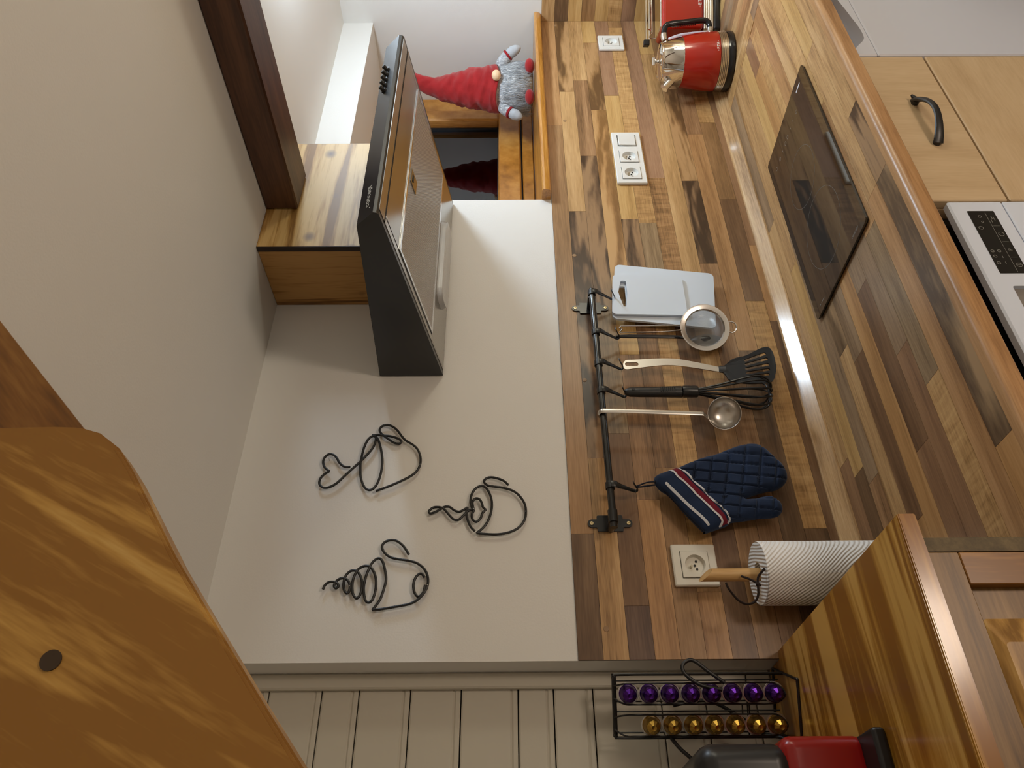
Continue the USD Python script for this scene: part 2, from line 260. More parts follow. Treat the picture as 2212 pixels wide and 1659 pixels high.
# ------------------------------------------------------------------ the room
XL, XWIN, XR, ZC, ZB = .0847, 1.346, 2.293, 2.154, 1.460      # wall end, window recess, right wall, ceiling, top of the splashback
YW = .004                                                      # the plaster lies 4 mm behind the face of the splashback
REAR, LEFT = -3.3, -1.9
struct('floor', box(LEFT, XR + .1, REAR, .5, -.1, 0), 'floor_tile')
struct('ceiling', box(LEFT, XR + .1, REAR, .5, ZC, ZC + .1), 'ceiling_paint')
struct('wall_back', cat(box(XL, XWIN, YW, .4, 0, ZC), box(XWIN, XR, YW, .4, 0, 1.462), box(XWIN, XR, YW, .4, 2.05, ZC)), 'wall_paint')
struct('wall_right', box(XR, XR + .1, REAR, .4, 0, ZC), 'wall_paint')
struct('wall_rear', box(LEFT, XR, REAR - .1, REAR, 0, ZC), 'wall_paint')
struct('wall_side', box(LEFT - .1, LEFT, REAR, .4, 0, ZC), 'wall_paint')
# tongue-and-groove boards left of the kitchen wall
wl = thing('wall_left', kind='structure')
zs = [ZC, 2.03, 1.932, 1.863, 1.768, 1.674, 1.5685, 1.503, 1.430, 1.305, 1.2234, 1.13, 1.04, .93, .82, .7, .58, .45, .3, .15, 0.0]
mesh_gap = box(LEFT, XL, .094, .12, 0, ZC); obj('backing', mesh_gap, plain('gap_dark', (.02, .016, .012), .9), wl, False)
for a, b in zip(zs[:-1], zs[1:]):
    mid = b + .012                                            # each board carries a narrow bead beside its groove
    pr_ = Polygon([(.094, a - .0012), (.0815, a - .0012), (.080, a - .004), (.080, mid + .003), (.0825, mid), (.080, mid - .003), (.080, b + .0035), (.0815, b + .0012), (.094, b + .0012)])
    obj('plank', prism_yz(pr_, LEFT, XL - .001), 'panel_paint', wl, False)
struct('trim_1', cat(box(.056, XL, .066, .081, 1.10, ZC, .003)), 'panel_paint')

# ------------------------------------------------------------------ laminated staves: wood-print lengths, each its own thin plate
TONES = {  # name: (dark, middle, light, options)
 'L1': ((142,108,66), (186,148,100), (208,172,124), {}),
 'L2': ((134,100,62), (180,142,96), (204,168,120), dict(contrast=1.3)),
 'L3': ((150,114,64), (192,154,98), (212,178,122), dict(contrast=.8)),
 'LC': ((140,104,62), (184,144,94), (206,168,116), dict(curl=True, contrast=1.2)),
 'O1': ((132,94,58), (172,130,86), (194,152,106), {}),
 'O2': ((140,100,58), (180,136,86), (200,158,108), dict(contrast=.8)),
 'OW': ((132,96,56), (174,132,84), (196,156,106), dict(rings=22)),
 'M1': ((112,82,52), (150,114,76), (176,138,98), {}),
 'M2': ((106,78,52), (146,110,76), (174,136,98), dict(contrast=1.25)),
 'M3': ((114,82,58), (148,112,80), (168,130,96), dict(contrast=.9)),
 'MW': ((104,76,48), (150,114,74), (182,144,100), dict(rings=26)),
 'MC': ((106,78,50), (152,114,74), (182,142,98), dict(curl=True, contrast=1.4)),
 'P1': ((116,86,64), (154,118,90), (174,138,108), {}),
 'G1': ((100,78,54), (136,112,82), (166,140,106), dict(contrast=1.2)),
 'G2': ((108,86,62), (146,120,92), (170,144,112), {}),
 'GW': ((88,68,48), (130,106,78), (166,136,100), dict(rings=20)),
 'D1': ((74,54,38), (108,82,58), (134,106,78), {}),
 'D2': ((82,58,40), (116,86,60), (140,108,78), dict(contrast=.9)),
 'D3': ((70,52,42), (98,74,60), (122,96,78), {}),
 'DW': ((66,48,34), (114,88,64), (154,122,88), dict(rings=26)),
}
STAVE = {}
def stave_mat(t, axis):
    if (t, axis) not in STAVE:
        lo, mid, hi, kw = TONES[t]; kw = dict(kw); i = list(TONES).index(t)
        if kw.pop('curl', None): kw['curl'] = (70, 14, 14) if axis == 'x' else (14, 70, 14)
        s = (2.6, 46, 46) if axis == 'x' else (46, 2.6, 46)
        if kw.get('rings'): s = (3.2, 20, 20) if axis == 'x' else (20, 3.2, 20)
        STAVE[t, axis] = wood('stave_%s_%s' % (t, axis), rgb(*lo), rgb(*mid), rgb(*hi), sc=s, seed=i + 1, rough=.34, spec=.45, **kw)
    return STAVE[t, axis]
G = .0003
ROWS = {1: [(2.293, 'O1'), (1.684, 'M1'), (.332, 'D1')], 2: [(2.293, 'MW'), (1.862, 'L1'), (1.293, 'DW'), (.507, 'L2')],
 3: [(2.293, 'L2'), (1.925, 'M2'), (1.535, 'DW'), (.93, 'G1'), (.569, 'D2'), (.184, 'D3')],
 4: [(2.293, 'L3'), (2.151, 'MW'), (1.762, 'OW'), (.95, 'L3'), (.789, 'M2'), (.407, 'O1')],
 5: [(2.293, 'P1'), (1.839, 'L3'), (1.259, 'DW'), (.93, 'M2'), (.482, 'M1')],
 6: [(2.293, 'M1'), (2.247, 'LC'), (1.245, 'G1'), (.90, 'LC'), (.21, 'O1')],
 7: [(2.293, 'P1'), (1.433, 'MC'), (.93, 'D2')], 8: [(2.293, 'L3'), (2.077, 'L1'), (.716, 'M1')],
 9: [(2.293, 'M1'), (1.872, 'MW'), (1.42, 'DW'), (1.089, 'M2')], 10: [(2.293, 'M2'), (1.637, 'O1'), (.799, 'D1')],
 11: [(2.293, 'LC'), (1.695, 'M1'), (1.339, 'D2'), (.957, 'LC'), (.34, 'D1')], 12: [(2.293, 'M3'), (1.156, 'O1'), (.891, 'D2')]}
ZROW = [ZB] + [1.4615 - .0467 * k for k in range(1, 12)] + [.9]
sp = thing('splashback', 'walnut stave-print splashback behind the hob with the hanging rail on it', 'splashback')
obj('board', box(XL, XR - .0015, .0012, YW, .87, ZB), plain('board_core', rgb(84, 62, 44), .7), sp, False)
for k, row in ROWS.items():
    ends = [x for x, _ in row[1:]] + [XL]
    for (x1, t), x0 in zip(row, ends):
        obj('stave', box(x0 + G, min(x1, XR - .0015) - G, 0, .0012, ZROW[k] + G, ZROW[k - 1] - G), stave_mat(t, 'x'), sp, False)
plain('screw_cap', rgb(150, 118, 84), .4)
for x, z in D['CAPS']: obj('screw_cap', lathe([(0, 0), (.0055, 0), (.005, .0008), (0, .001)], 16).apply_transform(trimesh.transformations.rotation_matrix(math.pi / 2, [1, 0, 0])).apply_translation([x, 0, z]), 'screw_cap', sp)
sr = thing('splashback', 'walnut stave-print splashback on the right wall beside the toaster', 'splashback')
obj('board', box(XR - .0013, XR - .0001, -1.3, 0, .87, ZB), 'board_core', sp if False else sr, False)
rt = ['L2', 'D1', 'L3', 'M1', 'L3', 'LC', 'P1', 'L3', 'D2', 'M1', 'L1', 'M3']
for k in range(1, 13):
    for j, (y0, y1) in enumerate(((-.62 - .05 * (k % 3), -.0003), (-1.3, -.62 - .05 * (k % 3)))):
        obj('stave', box(XR - .0028, XR - .0013, y0 + G, y1 - G, ZROW[k] + G, ZROW[k - 1] - G), stave_mat(rt[(k - 1 + 5 * j) % 12], 'y'), sr, False)

# ------------------------------------------------------------------ worktop: main run and the leg under the right wall
ZT, YF = .9, -.555
wt = thing('worktop', 'long walnut stave-print worktop with the black hob let into it', 'worktop')
arc = [(-.543 - .012 * math.sin(a), .888 + .012 * math.cos(a)) for a in np.linspace(0, math.pi / 2, 8)]
stave_mat('M1', 'x'); stave_mat('O2', 'x'); stave_mat('O2', 'y')
obj('core', prism_yz(Polygon([(0, .866), (0, .8988), (-.532, .8988), (-.532, ZT)] + arc + [(YF, .870), (-.551, .866)]), XL, 1.7245), stave_mat('O1', 'x'), wt, 40)
YROW = [-.0295 - .0457 * k for k in range(12)]
WROWS = [[(1.7245, 'G2'), (1.167, 'L1'), (.46, 'M3')], [(1.7245, 'L2'), (.976, 'L3'), (.412, 'D1')], [(1.7245, 'L2'), (1.05, 'G2'), (.371, 'M2')],
 [(1.7245, 'L3'), (1.05, 'GW'), (.642, 'L2')], [(1.7245, 'M3'), (1.584, 'O2'), (.98, 'G2'), (.5925, 'D2'), (.238, 'O2')], [(1.697, 'LC'), (.9, 'O2')],
 [(1.7245, 'O1'), (1.25, 'G2'), (.69, 'D2'), (.33, 'M3')], [(1.7245, 'L2'), (.8, 'G2'), (.5, 'M3')], [(1.7245, 'LC'), (1.132, 'O1'), (.752, 'G1'), (.4015, 'LC')],
 [(1.7245, 'L3'), (1.2885, 'L2'), (.8, 'O1')], [(1.7245, 'L2'), (.997, 'DW'), (.80, 'GW'), (.226, 'O2')]]
for k, row in enumerate(WROWS):
    ends = [x for x, _ in row[1:]] + [XL]
    for (x1, t), x0 in zip(row, ends):
        obj('stave', box(x0 + G, x1 - G, YROW[k + 1] + G, YROW[k] - G, .8988, ZT), stave_mat(t, 'x'), wt, False)
strip_poly = Polygon([(0, ZT), (-.029, ZT), (-.029, .9035), (-.027, .9045), (-.0055, .9275), (-.004, .930), (0, .930)])
wood('glossy_strip', rgb(140, 108, 74), rgb(188, 152, 108), rgb(210, 178, 134), sc=(3, 60, 60), seed=31, rough=.13, spec=.6)
solo('wall_strip', prism_yz(strip_poly, XL, XR - .003), 'glossy_strip', 'shiny bevelled wood-print strip sealing the worktop against the splashback', 'sealing strip', smooth=False)
wt2 = thing('worktop', 'short leg of the walnut stave-print worktop under the kettle and toaster', 'worktop')
obj('core', prism_xy(sbox(1.7255, -1.3, XR, 0), .866, .8988), stave_mat('O2', 'y'), wt2, False)
xs = [1.7255 + .0457 * k for k in range(12)] + [XR]
lt = ['LC', 'L2', 'O1', 'L1', 'M1', 'G2', 'M3', 'L3', 'M1', 'O1', 'L2', 'L1']
for k in range(12):
    cutk = [-.0002, -.30 - .11 * ((k * 5) % 4), -.75 - .07 * (k % 4), -1.3]
    for j in range(3):
        obj('stave', box(xs[k] + G, xs[k + 1] - G, cutk[j + 1] + G, cutk[j] - G, .8988, ZT), stave_mat(lt[(k + 5 * j) % 12], 'y'), wt2, False)

# ------------------------------------------------------------------ window in its recess
wood('window_wood', rgb(126, 78, 22), rgb(176, 118, 46), rgb(204, 148, 72), sc=(5, 60, 5), seed=5, rough=.3, spec=.5, coat=.3)
wood('sill_wood', rgb(128, 80, 24), rgb(182, 124, 48), rgb(208, 152, 74), sc=(4, 60, 60), seed=8, rough=.28, spec=.5, coat=.4)
plain('black_rubber', (.012, .012, .013), .5)
mat('window_glass', {'f': ('fresnel', {'IOR': 1.75}), 't': ('transparent_bsdf', {'color': (.5, .53, .56)}), 'q': ('glossy_bsdf', {'color': (.95, .97, 1), 'roughness': .0}), 'x': ('mix_closure', {})}, [('f.fac', 'x.fac'), ('t.BSDF', 'x.closure1'), ('q.BSDF', 'x.closure2')], 'x.closure')
w1 = thing('window_1', kind='structure')
def ring(x0, x1, z0, z1, wx, wz, wt_, y0, y1, b=.004):
    return [box(x0, x1, y0, y1, z0, z0 + wz, b), box(x0, x1, y0, y1, z1 - wt_, z1, b), box(x0, x0 + wx, y0, y1, z0 + wz, z1 - wt_, b), box(x1 - wx, x1, y0, y1, z0 + wz, z1 - wt_, b)]
for nm, m_ in zip(('frame_rail', 'frame_rail', 'frame_stile', 'frame_stile'), ring(XWIN + .001, XR - .001, 1.488, 2.049, .083, .040, .05, .303, .38)): obj(nm, m_, 'window_wood', w1, False)
for nm, m_ in zip(('sash_rail', 'sash_rail', 'sash_stile', 'sash_stile'), ring(1.432, 2.208, 1.534, 1.995, .060, .079, .07, .295, .36, .006)): obj(nm, m_, 'window_wood', w1, False)
obj('gasket', cat(*ring(1.491, 2.149, 1.612, 1.926, .006, .005, .006, .330, .352, 0)), 'black_rubber', w1, False)
obj('seal', cat(*ring(1.428, 2.212, 1.529, 1.999, .006, .006, .006, .320, .36, 0)), 'black_rubber', w1, False)
obj('pane', box(1.493, 2.147, .338, .342, 1.614, 1.924), 'window_glass', w1, False)
ws = solo('window_sill', cat(prism_yz(Polygon([(.303, 1.4625), (.303, 1.487), (-.028, 1.487), (-.033, 1.484), (-.034, 1.478), (-.030, 1.466), (-.026, 1.4625)]), 1.346, 2.292)), 'sill_wood', None, None, kind='structure', smooth=20)

# ------------------------------------------------------------------ the kitchen's ceiling lamp (just outside the picture; its glow is in it)
mat('lamp_glow', {'e': ('emission', {'color': (.80, .98, 1.16), 'strength': LAMP_STRENGTH})}, [], 'e.emission')
plain('white_metal', (.75, .75, .74), .35)
LX, LY = 1.80, -.68
cl = thing('ceiling_lamp', 'round flush white ceiling lamp over the worktop corner', 'lamp', (LX, LY, ZC))
obj('base', lathe([(0, ZC), (.13, ZC), (.135, ZC - .004), (.13, ZC - .018), (0, ZC - .018)], 40, (LX, LY, 0)), 'white_metal', cl)
obj('diffuser', lathe([(.126, ZC - .018), (.128, ZC - .03), (.118, ZC - .055), (.08, ZC - .07), (.03, ZC - .076), (0, ZC - .077)], 40, (LX, LY, 0)), 'lamp_glow', cl)

# ------------------------------------------------------------------ dark ceiling beam and the pine box over the hood
wood('beam_wood', rgb(44, 26, 18), rgb(74, 46, 30), rgb(98, 64, 42), sc=(30, 2.5, 30), seed=11, rough=.45)
solo('ceiling_beam', box(1.08, 1.205, REAR + .01, -.193, 2.077, ZC - .0005, .004), 'beam_wood', 'dark brown timber beam running along the ceiling to the pine box', 'beam', smooth=False)
K = ((1, 0, 0), (0, 1, 0), (0, 0, 1))
wood('pine_front', rgb(140, 100, 44), rgb(184, 142, 78), rgb(212, 176, 114), sc=(3, 40, 40), seed=14, rings=14, rough=.5, knots=((9, 9, 11), (.3, .2, .12), .2, rgb(112, 88, 70)))
wood('pine_side', rgb(112, 74, 28), rgb(160, 112, 52), rgb(192, 146, 84), sc=(40, 40, 3), seed=17, rings=14, rough=.5, knots=((9, 9, 9), (.55, .15, .4), .16, rgb(84, 52, 30)))
plain('edge_dark', rgb(44, 28, 18), .6)
pb = thing('pine_box', 'knotty pine boxing between the ceiling and the cooker hood', 'boxing', (1.13, -.1, 1.878))
obj('front_board', box(.955, 1.334, -.192, -.177, 1.879, ZC - .0005, .001), 'pine_front', pb, False)
obj('end_grain', box(.9535, .955, -.1915, -.1775, 1.879, ZC - .001), 'edge_dark', pb, False)
obj('side_board', box(.955, .972, -.177, YW - .0002, 1.879, ZC - .0005, .001), 'pine_side', pb, False)
obj('side_board', box(1.317, 1.334, -.177, YW - .0002, 1.879, ZC - .0005, .001), 'pine_side', pb, False)
# ------------------------------------------------------------------ cooker hood
HX0, HX1 = .73, 1.33
plain('hood_black', (.012, .012, .013), .32, specular_ior_level=.6)
plain('hood_steel', (.36, .34, .31), .20, .9)
plain('hood_seam', (.006, .006, .006), .6)
mat('filter_mesh', {'g': ('geometry', {}), 'm': ('mapping', {'rotation': (0, 0, .9), 'scale': (190, 190, 190)}), 'w': ('wave_texture', {'scale': 1.0, 'profile': 'tri'}), 'c': ('rgb_ramp', {'ramp': [(0, (.10, .09, .08)), (.55, (.52, .49, .45)), (1, (.66, .63, .59))]}),
    'b': ('bump', {'strength': .6, 'distance': .001}), 'p': ('principled_bsdf', {'metallic': .55, 'roughness': .45})}, [('g.position', 'm.vector'), ('m.vector', 'w.vector'), ('w.fac', 'c.fac'), ('c.color', 'p.base_color'), ('w.fac', 'b.height'), ('b.normal', 'p.normal')])
plain('alu_bright', (.72, .74, .78), .22, 1.0); plain('print_grey', (.62, .62, .60), .5)
hd = thing('cooker_hood', 'black wedge-shaped cooker hood with metal filter and round push buttons', 'cooker hood', ((HX0 + HX1) / 2, -.2, 1.733))
under = lambda y: 1.733 - .17 * y - .0002
prof = Polygon([(-.0005, 1.733), (-.0005, 1.878), (-.452, 1.8585), (-.484, 1.8245), (-.4825, 1.8185), (-.479, under(-.479))])
obj('housing', prism_yz(prof, HX0, HX1), 'hood_black', hd, False)
udir = nrm([0, -1, .17]); un = nrm(np.cross([1, 0, 0], udir)); un = un if un[2] < 0 else -un
def on_under(x0, x1, y0, y1, t, off=0.0):
    """A plate lying against the sloping underside, between two distances from the wall."""
    L0, L1 = -y0 / -udir[1], -y1 / -udir[1]
    m = box(x0, x1, min(L0, L1), max(L0, L1), off, off + t, min(.0015, t * .4))
    return frame_to(m, [0, 0, 1.733], [1, 0, 0], udir, np.cross([1, 0, 0], udir) if np.cross([1, 0, 0], udir)[2] < 0 else -np.cross([1, 0, 0], udir))
def uplate(name, x0, x1, y0, y1, t, m_, off=0.0, **k):
    ez = un; v = []
    for (x, y, h) in [(x, y, h) for h in (off, off + t) for y in (y0, y1) for x in (x0, x1)]:
        s = -y * math.sqrt(1 + .17 ** 2); v.append(np.array([0, 0, 1.733]) + np.array([x, 0, 0]) + udir * s + ez * h)
    return obj(name, trimesh.convex.convex_hull(np.array(v)), m_, hd, False, **k)
uplate('lip_plate', HX0 + .012, HX1 - .012, -.481, -.452, .0012, 'hood_steel')
uplate('side_strip', HX0 + .012, HX0 + .026, -.45, -.004, .0012, 'hood_steel'); uplate('side_strip', HX1 - .026, HX1 - .012, -.45, -.004, .0012, 'hood_steel')
uplate('seam', HX0 + .012, HX1 - .012, -.453, -.449, .0016, 'hood_seam')
uplate('front_panel', HX0 + .029, HX1 - .029, -.448, -.366, .0016, 'hood_steel')
uplate('rear_panel', HX0 + .016, HX1 - .016, -.112, -.006, .0014, 'hood_steel')
for a in ((HX0 + .029, HX1 - .029, -.365, -.358), (HX0 + .029, HX1 - .029, -.121, -.114), (HX0 + .029, HX0 + .036, -.358, -.121), (HX1 - .036, HX1 - .029, -.358, -.121)): uplate('filter_edge', *a, .0035, 'alu_bright')
uplate('filter', HX0 + .036, HX1 - .036, -.358, -.121, .0028, 'filter_mesh')
uplate('filter_latch', .985, 1.025, -.350, -.312, .005, 'hood_steel'); uplate('latch_grip', .995, 1.015, -.342, -.336, .0062, 'hood_seam')
mat('lens_glass', {'p': ('principled_bsdf', {'base_color': (.9, .9, .9), 'roughness': .08, 'transmission_weight': .55, 'specular_ior_level': .6})})
lens = rrect(.885, 1.16, -.100, -.034, .03)
mv = trimesh.creation.extrude_polygon(lens, .012, engine='earcut'); vv = mv.vertices.copy()
ctr = np.array([1.0225, -.067]); shrink = np.where(vv[:, 2:3] > .006, .93, 1.0); xy = ctr + (vv[:, :2] - ctr) * np.array([[1, 1]]) * (1 - (1 - shrink) * np.array([[.35, 1.6]]))
mv.vertices = np.array([np.array([x, 0, 1.733]) + udir * (-y * math.sqrt(1 + .17 ** 2)) + un * (h + .0014) for (x, y), h in zip(xy, vv[:, 2])]); mv.fix_normals()
obj('lamp_cover', mv, 'lens_glass', hd, 25); uplate('bulb_tube', .91, 1.135, -.075, -.062, .004, 'alu_bright', off=.0016)
ft = nrm([0, .032, .034]); fn = np.array([0, -ft[2], ft[1]])           # the slanting front face
obj('lettering', cat(text_on('concept', .0115, np.array([.7585, -.4735, 1.8360]) + fn * .0002, [1, 0, 0], ft)), 'print_grey', hd, False)
obj('lettering', cat(box(.7515, .753, -.4762, -.4752, 1.8333, 1.8345)), 'print_grey', hd, False)
for i in range(5):
    c = np.array([1.214 - .0195 * i, -.467, 1.8425]); b_ = lathe([(0, 0), (.0068, 0), (.0068, .004), (.0048, .0045), (.0045, .0125), (.0035, .0135), (0, .0137)], 20)
    obj('push_button', frame_to(b_, c, [1, 0, 0], ft, fn), 'hood_black', hd)
obj('knob_screw', lathe([(0, 0), (.003, 0), (.0025, .002), (0, .0025)], 12).apply_transform(trimesh.geometry.align_vectors([0, 0, 1], un)).apply_translation([HX0 + .028, -.447, under(-.447) - .001]), 'alu_bright', hd)

# ------------------------------------------------------------------ hob
mat('black_glass', {'p': ('principled_bsdf', {'base_color': (.010, .0095, .009), 'roughness': .03, 'specular_ior_level': .75, 'ior': 1.55})})
plain('hob_rim', (.006, .006, .006), .25); plain('hob_print', (.20, .19, .17), .5); plain('hob_ring', (.10, .095, .085), .5)
hb = thing('induction_hob', 'narrow black glass hob set sideways into the worktop', 'hob', (1.03, -.285, ZT))
HB = (.766, 1.2955, -.429, -.1425)
obj('tray', prism_xy(rrect(HB[0] + .003, HB[1] - .003, HB[2] + .003, HB[3] - .003, .006), ZT, ZT + .0035), 'hob_rim', hb, False)
gl = prism_xy(rrect(*HB, .007), ZT + .0035, ZT + .0075)
obj('glass', gl, 'black_glass', hb, False)
def ringline(c, r, z, w=.0005): return lathe([(r - w, z), (r - w, z + .00012), (r + w, z + .00012), (r + w, z)], 90, (c[0], c[1], 0))
zt_ = ZT + .0075
obj('cooking_zone', ringline((.905, -.285), .088, zt_), 'hob_ring', hb); obj('cooking_zone', ringline((1.085, -.275), .072, zt_), 'hob_ring', hb)
obj('lettering', text_on('concept', .0065, [.7755, -.398, zt_], [0, -1, 0], [1, 0, 0]).apply_translation([0, .038, 0]) if False else text_on('concept', .0062, [.7800, -.366, zt_], [0, -1, 0], [1, 0, 0], .0002), 'hob_print', hb, False)
obj('marking', cat(box(.782, .7835, -.178, -.170, zt_, zt_ + .0002), box(.782, .7835, -.199, -.182, zt_, zt_ + .0002)), 'hob_print', hb, False)
ctl = []
for i, y in enumerate((-.182, -.212, -.258, -.276, -.345)): ctl.append(ringline((1.235, y), .0045, zt_, .0004))
for y in (-.235, -.30, -.32): ctl += [box(1.232, 1.238, y - .0006, y + .0006, zt_, zt_ + .0002)]
obj('touch_control', cat(*ctl), 'hob_print', hb, False)
obj('sticker', box(1.268, 1.272, -.398, -.372, zt_, zt_ + .0003), plain('sticker_white', (.8, .8, .85), .4), hb, False)

# ------------------------------------------------------------------ base units under the worktop
wood('birch_front', rgb(176, 148, 112), rgb(196, 170, 134), rgb(208, 184, 150), sc=(34, 34, 4), seed=21, rough=.42, contrast=.6, bump=.005)
wood('birch_front_h', rgb(176, 148, 112), rgb(196, 170, 134), rgb(208, 184, 150), sc=(4, 34, 34), seed=23, rough=.42, contrast=.6, bump=.005)
cu = thing('base_unit', 'birch-look base unit with a drawer on a black bow handle under the hob', 'cabinet', (.925, -.3, 0))
obj('carcass', box(.698, 1.152, -.512, -.02, .1, .865), 'birch_front_h', cu, False)
obj('plinth', box(.698, 1.152, -.46, -.45, 0, .1), 'birch_front_h', cu, False)
dr = obj('drawer', box(.698, 1.152, -.531, -.513, .7185, .862, .002), 'birch_front', cu, False)
obj('door', box(.698, 1.152, -.531, -.513, .105, .7145, .002), 'birch_front_h', cu, False)
plain('black_iron', (.012, .011, .011), .38)
hx = np.linspace(0, 1, 17); hp = [[.853 + .135 * t, -.531 - .030 * math.sin(math.pi * t) ** .8 - .004, .789 - .004 * math.sin(math.pi * t)] for t in hx]
obj('handle', cat(tube(hp, [.0078 - .0025 * math.sin(math.pi * t) for t in hx], 10, flat=(1.25, .7)), tube([[.857, -.530, .789], [.857, -.538, .789]], .007, 10), tube([[.984, -.530, .789], [.984, -.538, .789]], .007, 10), tube([[.984, -.538, .789], [.996, -.542, .796]], .0065, 8, r2=.002)), 'black_iron', dr)
# dishwasher
plain('white_enamel', (.66, .72, .84), .28, specular_ior_level=.5); plain('display_black', (.008, .008, .008), .18); plain('icon_grey', (.22, .22, .20), .5); plain('recess_grey', (.22, .20, .18), .4)
dw = thing('dishwasher', 'white dishwasher with a black touch display under the worktop', 'dishwasher', (.39, -.3, 0))
DX0, DX1, DY, DZ = .095, .691, -.535, .830
obj('tub', box(DX0 + .01, DX1 - .004, -.50, -.03, .05, .825), 'hob_rim', dw, False)
body = box(DX0, DX1, DY, -.517, .09, DZ - .0955, .002); obj('door', body, 'white_enamel', dw, False)
rec = rrect(.22, .491, .745, .796, .004)
panel = bool_sub(box(DX0, DX1, DY, -.517, DZ - .0945, DZ, .003), prism_xz(rec, DY - .01, -.527)); obj('control_panel', panel, 'white_enamel', dw, False)
obj('grip_recess', prism_xz(rec, -.5275, -.5265), 'recess_grey', dw, False)
disp = obj('display', prism_xz(rrect(.518, .665, .7595, .8045, .0015), DY - .0008, DY - .0001), 'display_black', dw, False)
def ic(ms): return cat(*ms)
yp = DY - .0008
dl = [box(.520, .660, yp - .0002, yp, .7755, .7761)] + [box(x - .0003, x + .0003, yp - .0002, yp, .763, .774) for x in (.6275, .5895, .5535)]
def circ(x, z, r, w=.00045): return prism_xz(Point(x, z).buffer(r).difference(Point(x, z).buffer(r - 2 * w)), yp - .0002, yp)
dl += [circ(.608, .768, .0048), box(.6077, .6083, yp - .0002, yp, .766, .770), circ(.536, .767, .0048), box(.5357, .5363, yp - .0002, yp, .764, .770),
       circ(.651, .788, .003), circ(.638, .788, .0022), circ(.623, .796, .004), circ(.568, .798, .003), circ(.556, .798, .003), circ(.541, .798, .0032), circ(.568, .787, .003)]
dl += [box(.552, .557, yp - .0002, yp, .7862, .7872), box(.5385, .5435, yp - .0002, yp, .7865, .7873), box(.644, .652, yp - .0002, yp, .7685, .7695), box(.640, .650, yp - .0002, yp, .7655, .7663), box(.636, .644, yp - .0002, yp, .7715, .7723)]
obj('icons', cat(*dl), 'icon_grey', disp, False)
obj('lettering', text_on('P', .0062, [.5685, yp, .7648], [1, 0, 0], [0, 0, 1], .0002), 'icon_grey', disp, False)
# white appliance at the corner
wa = thing('washing_machine', 'white built-under washing machine with a scooped drawer grip below the worktop', 'washing machine', (1.44, -.3, 0))
WX0, WX1 = 1.1575, 1.7235
scoop = Polygon([(1.400, .870), (1.400, .838), (1.387, .835), (1.346, .829), (1.304, .823), (1.264, .8185), (1.230, .8187), (1.213, .824), (1.197, .837), (1.190, .850), (1.190, .870)] if False else
    spline([(1.60, .8655), (1.50, .8485), (1.40, .8365), (1.346, .829), (1.304, .8235), (1.264, .8188), (1.230, .8190), (1.2145, .8245), (1.197, .8385), (1.184, .849), (1.176, .860)], 6).tolist() + [(1.176, .90), (1.60, .90)])
plain('appliance_white', (.58, .60, .68), .35)
top = bool_sub(box(WX0, WX1, -.531, -.06, .808, .8525, .003), prism_xz(scoop, -.54, -.492)); obj('fascia', top, 'appliance_white', wa, False)
obj('front', box(WX0, WX1, -.531, -.06, .02, .8072, .003), 'appliance_white', wa, False)
obj('grip', prism_xz(scoop.intersection(sbox(1.17, .8, 1.62, .852)), -.4935, -.4915), 'white_enamel', wa, False)
cf = thing('filler_panel', 'birch-look filler panel under the short worktop leg', 'panel', (1.74, -.6, 0)) if False else None

# ------------------------------------------------------------------ sockets on the splashback
plain('socket_white', (.76, .76, .73), .3); plain('socket_beige', (.72, .69, .60), .32); plain('socket_pin', (.5, .46, .36), .3, .9); plain('hole_dark', (.01, .01, .01), .6)
A_ = .08505
def gang(t, x, z, m_, kind):
    """One insert, its top left corner at (x, z)."""
    c = (x + A_ / 2, z - A_ / 2)
    if kind == 'switch':
        obj('rocker', frame_to(box(-.025, .025, -.025, .025, 0, .004, .001), [c[0], -.0105, c[1]], [1, 0, 0], nrm([0, -.035, 1]), nrm([0, -1, -.035])), m_, t, False); return
    r_in = .0195
    plate = bool_sub(box(c[0] - .0265, c[0] + .0265, -.0125, -.0095, c[1] - .0265, c[1] + .0265, .0008), prism_xz(Point(*c).buffer(r_in, quad_segs=16), -.02, -.002))
    ins = obj('socket_insert', plate, m_, t, False)
    cupm = lathe([(r_in, 0), (r_in - .0006, .004), (r_in - .002, .0088), (.0005, .0095), (0, .0095)], 40)
    obj('cup', frame_to(cupm, [c[0], -.0122, c[1]], [1, 0, 0], [0, 0, -1], [0, 1, 0]), m_, ins, 30)
    obj('earth_pin', tube([[c[0] - .003, -.003, c[1] + .0075], [c[0] - .003, -.012, c[1] + .0075]], .0024, 10), 'socket_pin', ins)
    obj('pin_hole', cat(*[frame_to(lathe([(0, 0), (.0024, 0), (.0024, .0006), (0, .0006)], 12), [c[0] + dx, -.0034, c[1] + dz], [1, 0, 0], [0, 0, 1], [0, -1, 0]) for dx, dz in ((-.0068, -.004), (.0088, -.004), (.0005, -.0005))]), 'hole_dark', ins)
def outlet(x, z, kinds, m_, name, label, group=None):
    n = len(kinds); w = A_ + .0746 * (n - 1); t = thing(name, label, 'socket', (x + w / 2, 0, z - A_))
    fr = box(x, x + w, -.0098, -.0003, z - A_, z, .0022)
    for k in range(n):
        c = (x + A_ / 2 + .0746 * k, z - A_ / 2); fr = bool_sub(fr, prism_xz(sbox(c[0] - .0275, c[1] - .0275, c[0] + .0275, c[1] + .0275), -.02, -.0022))
    obj('frame', fr, m_, t, False)
    for k, kd in enumerate(kinds): gang(t, x + .0746 * k, z, m_, kd)
    return t
outlet(.2185, 1.268, ['socket'], 'socket_beige', 'wall_socket', 'single beige wall socket above the paper towel roll')
outlet(1.401, 1.2718, ['socket', 'socket', 'switch'], 'socket_white', 'wall_socket', 'long white wall plate of two sockets and a light switch')
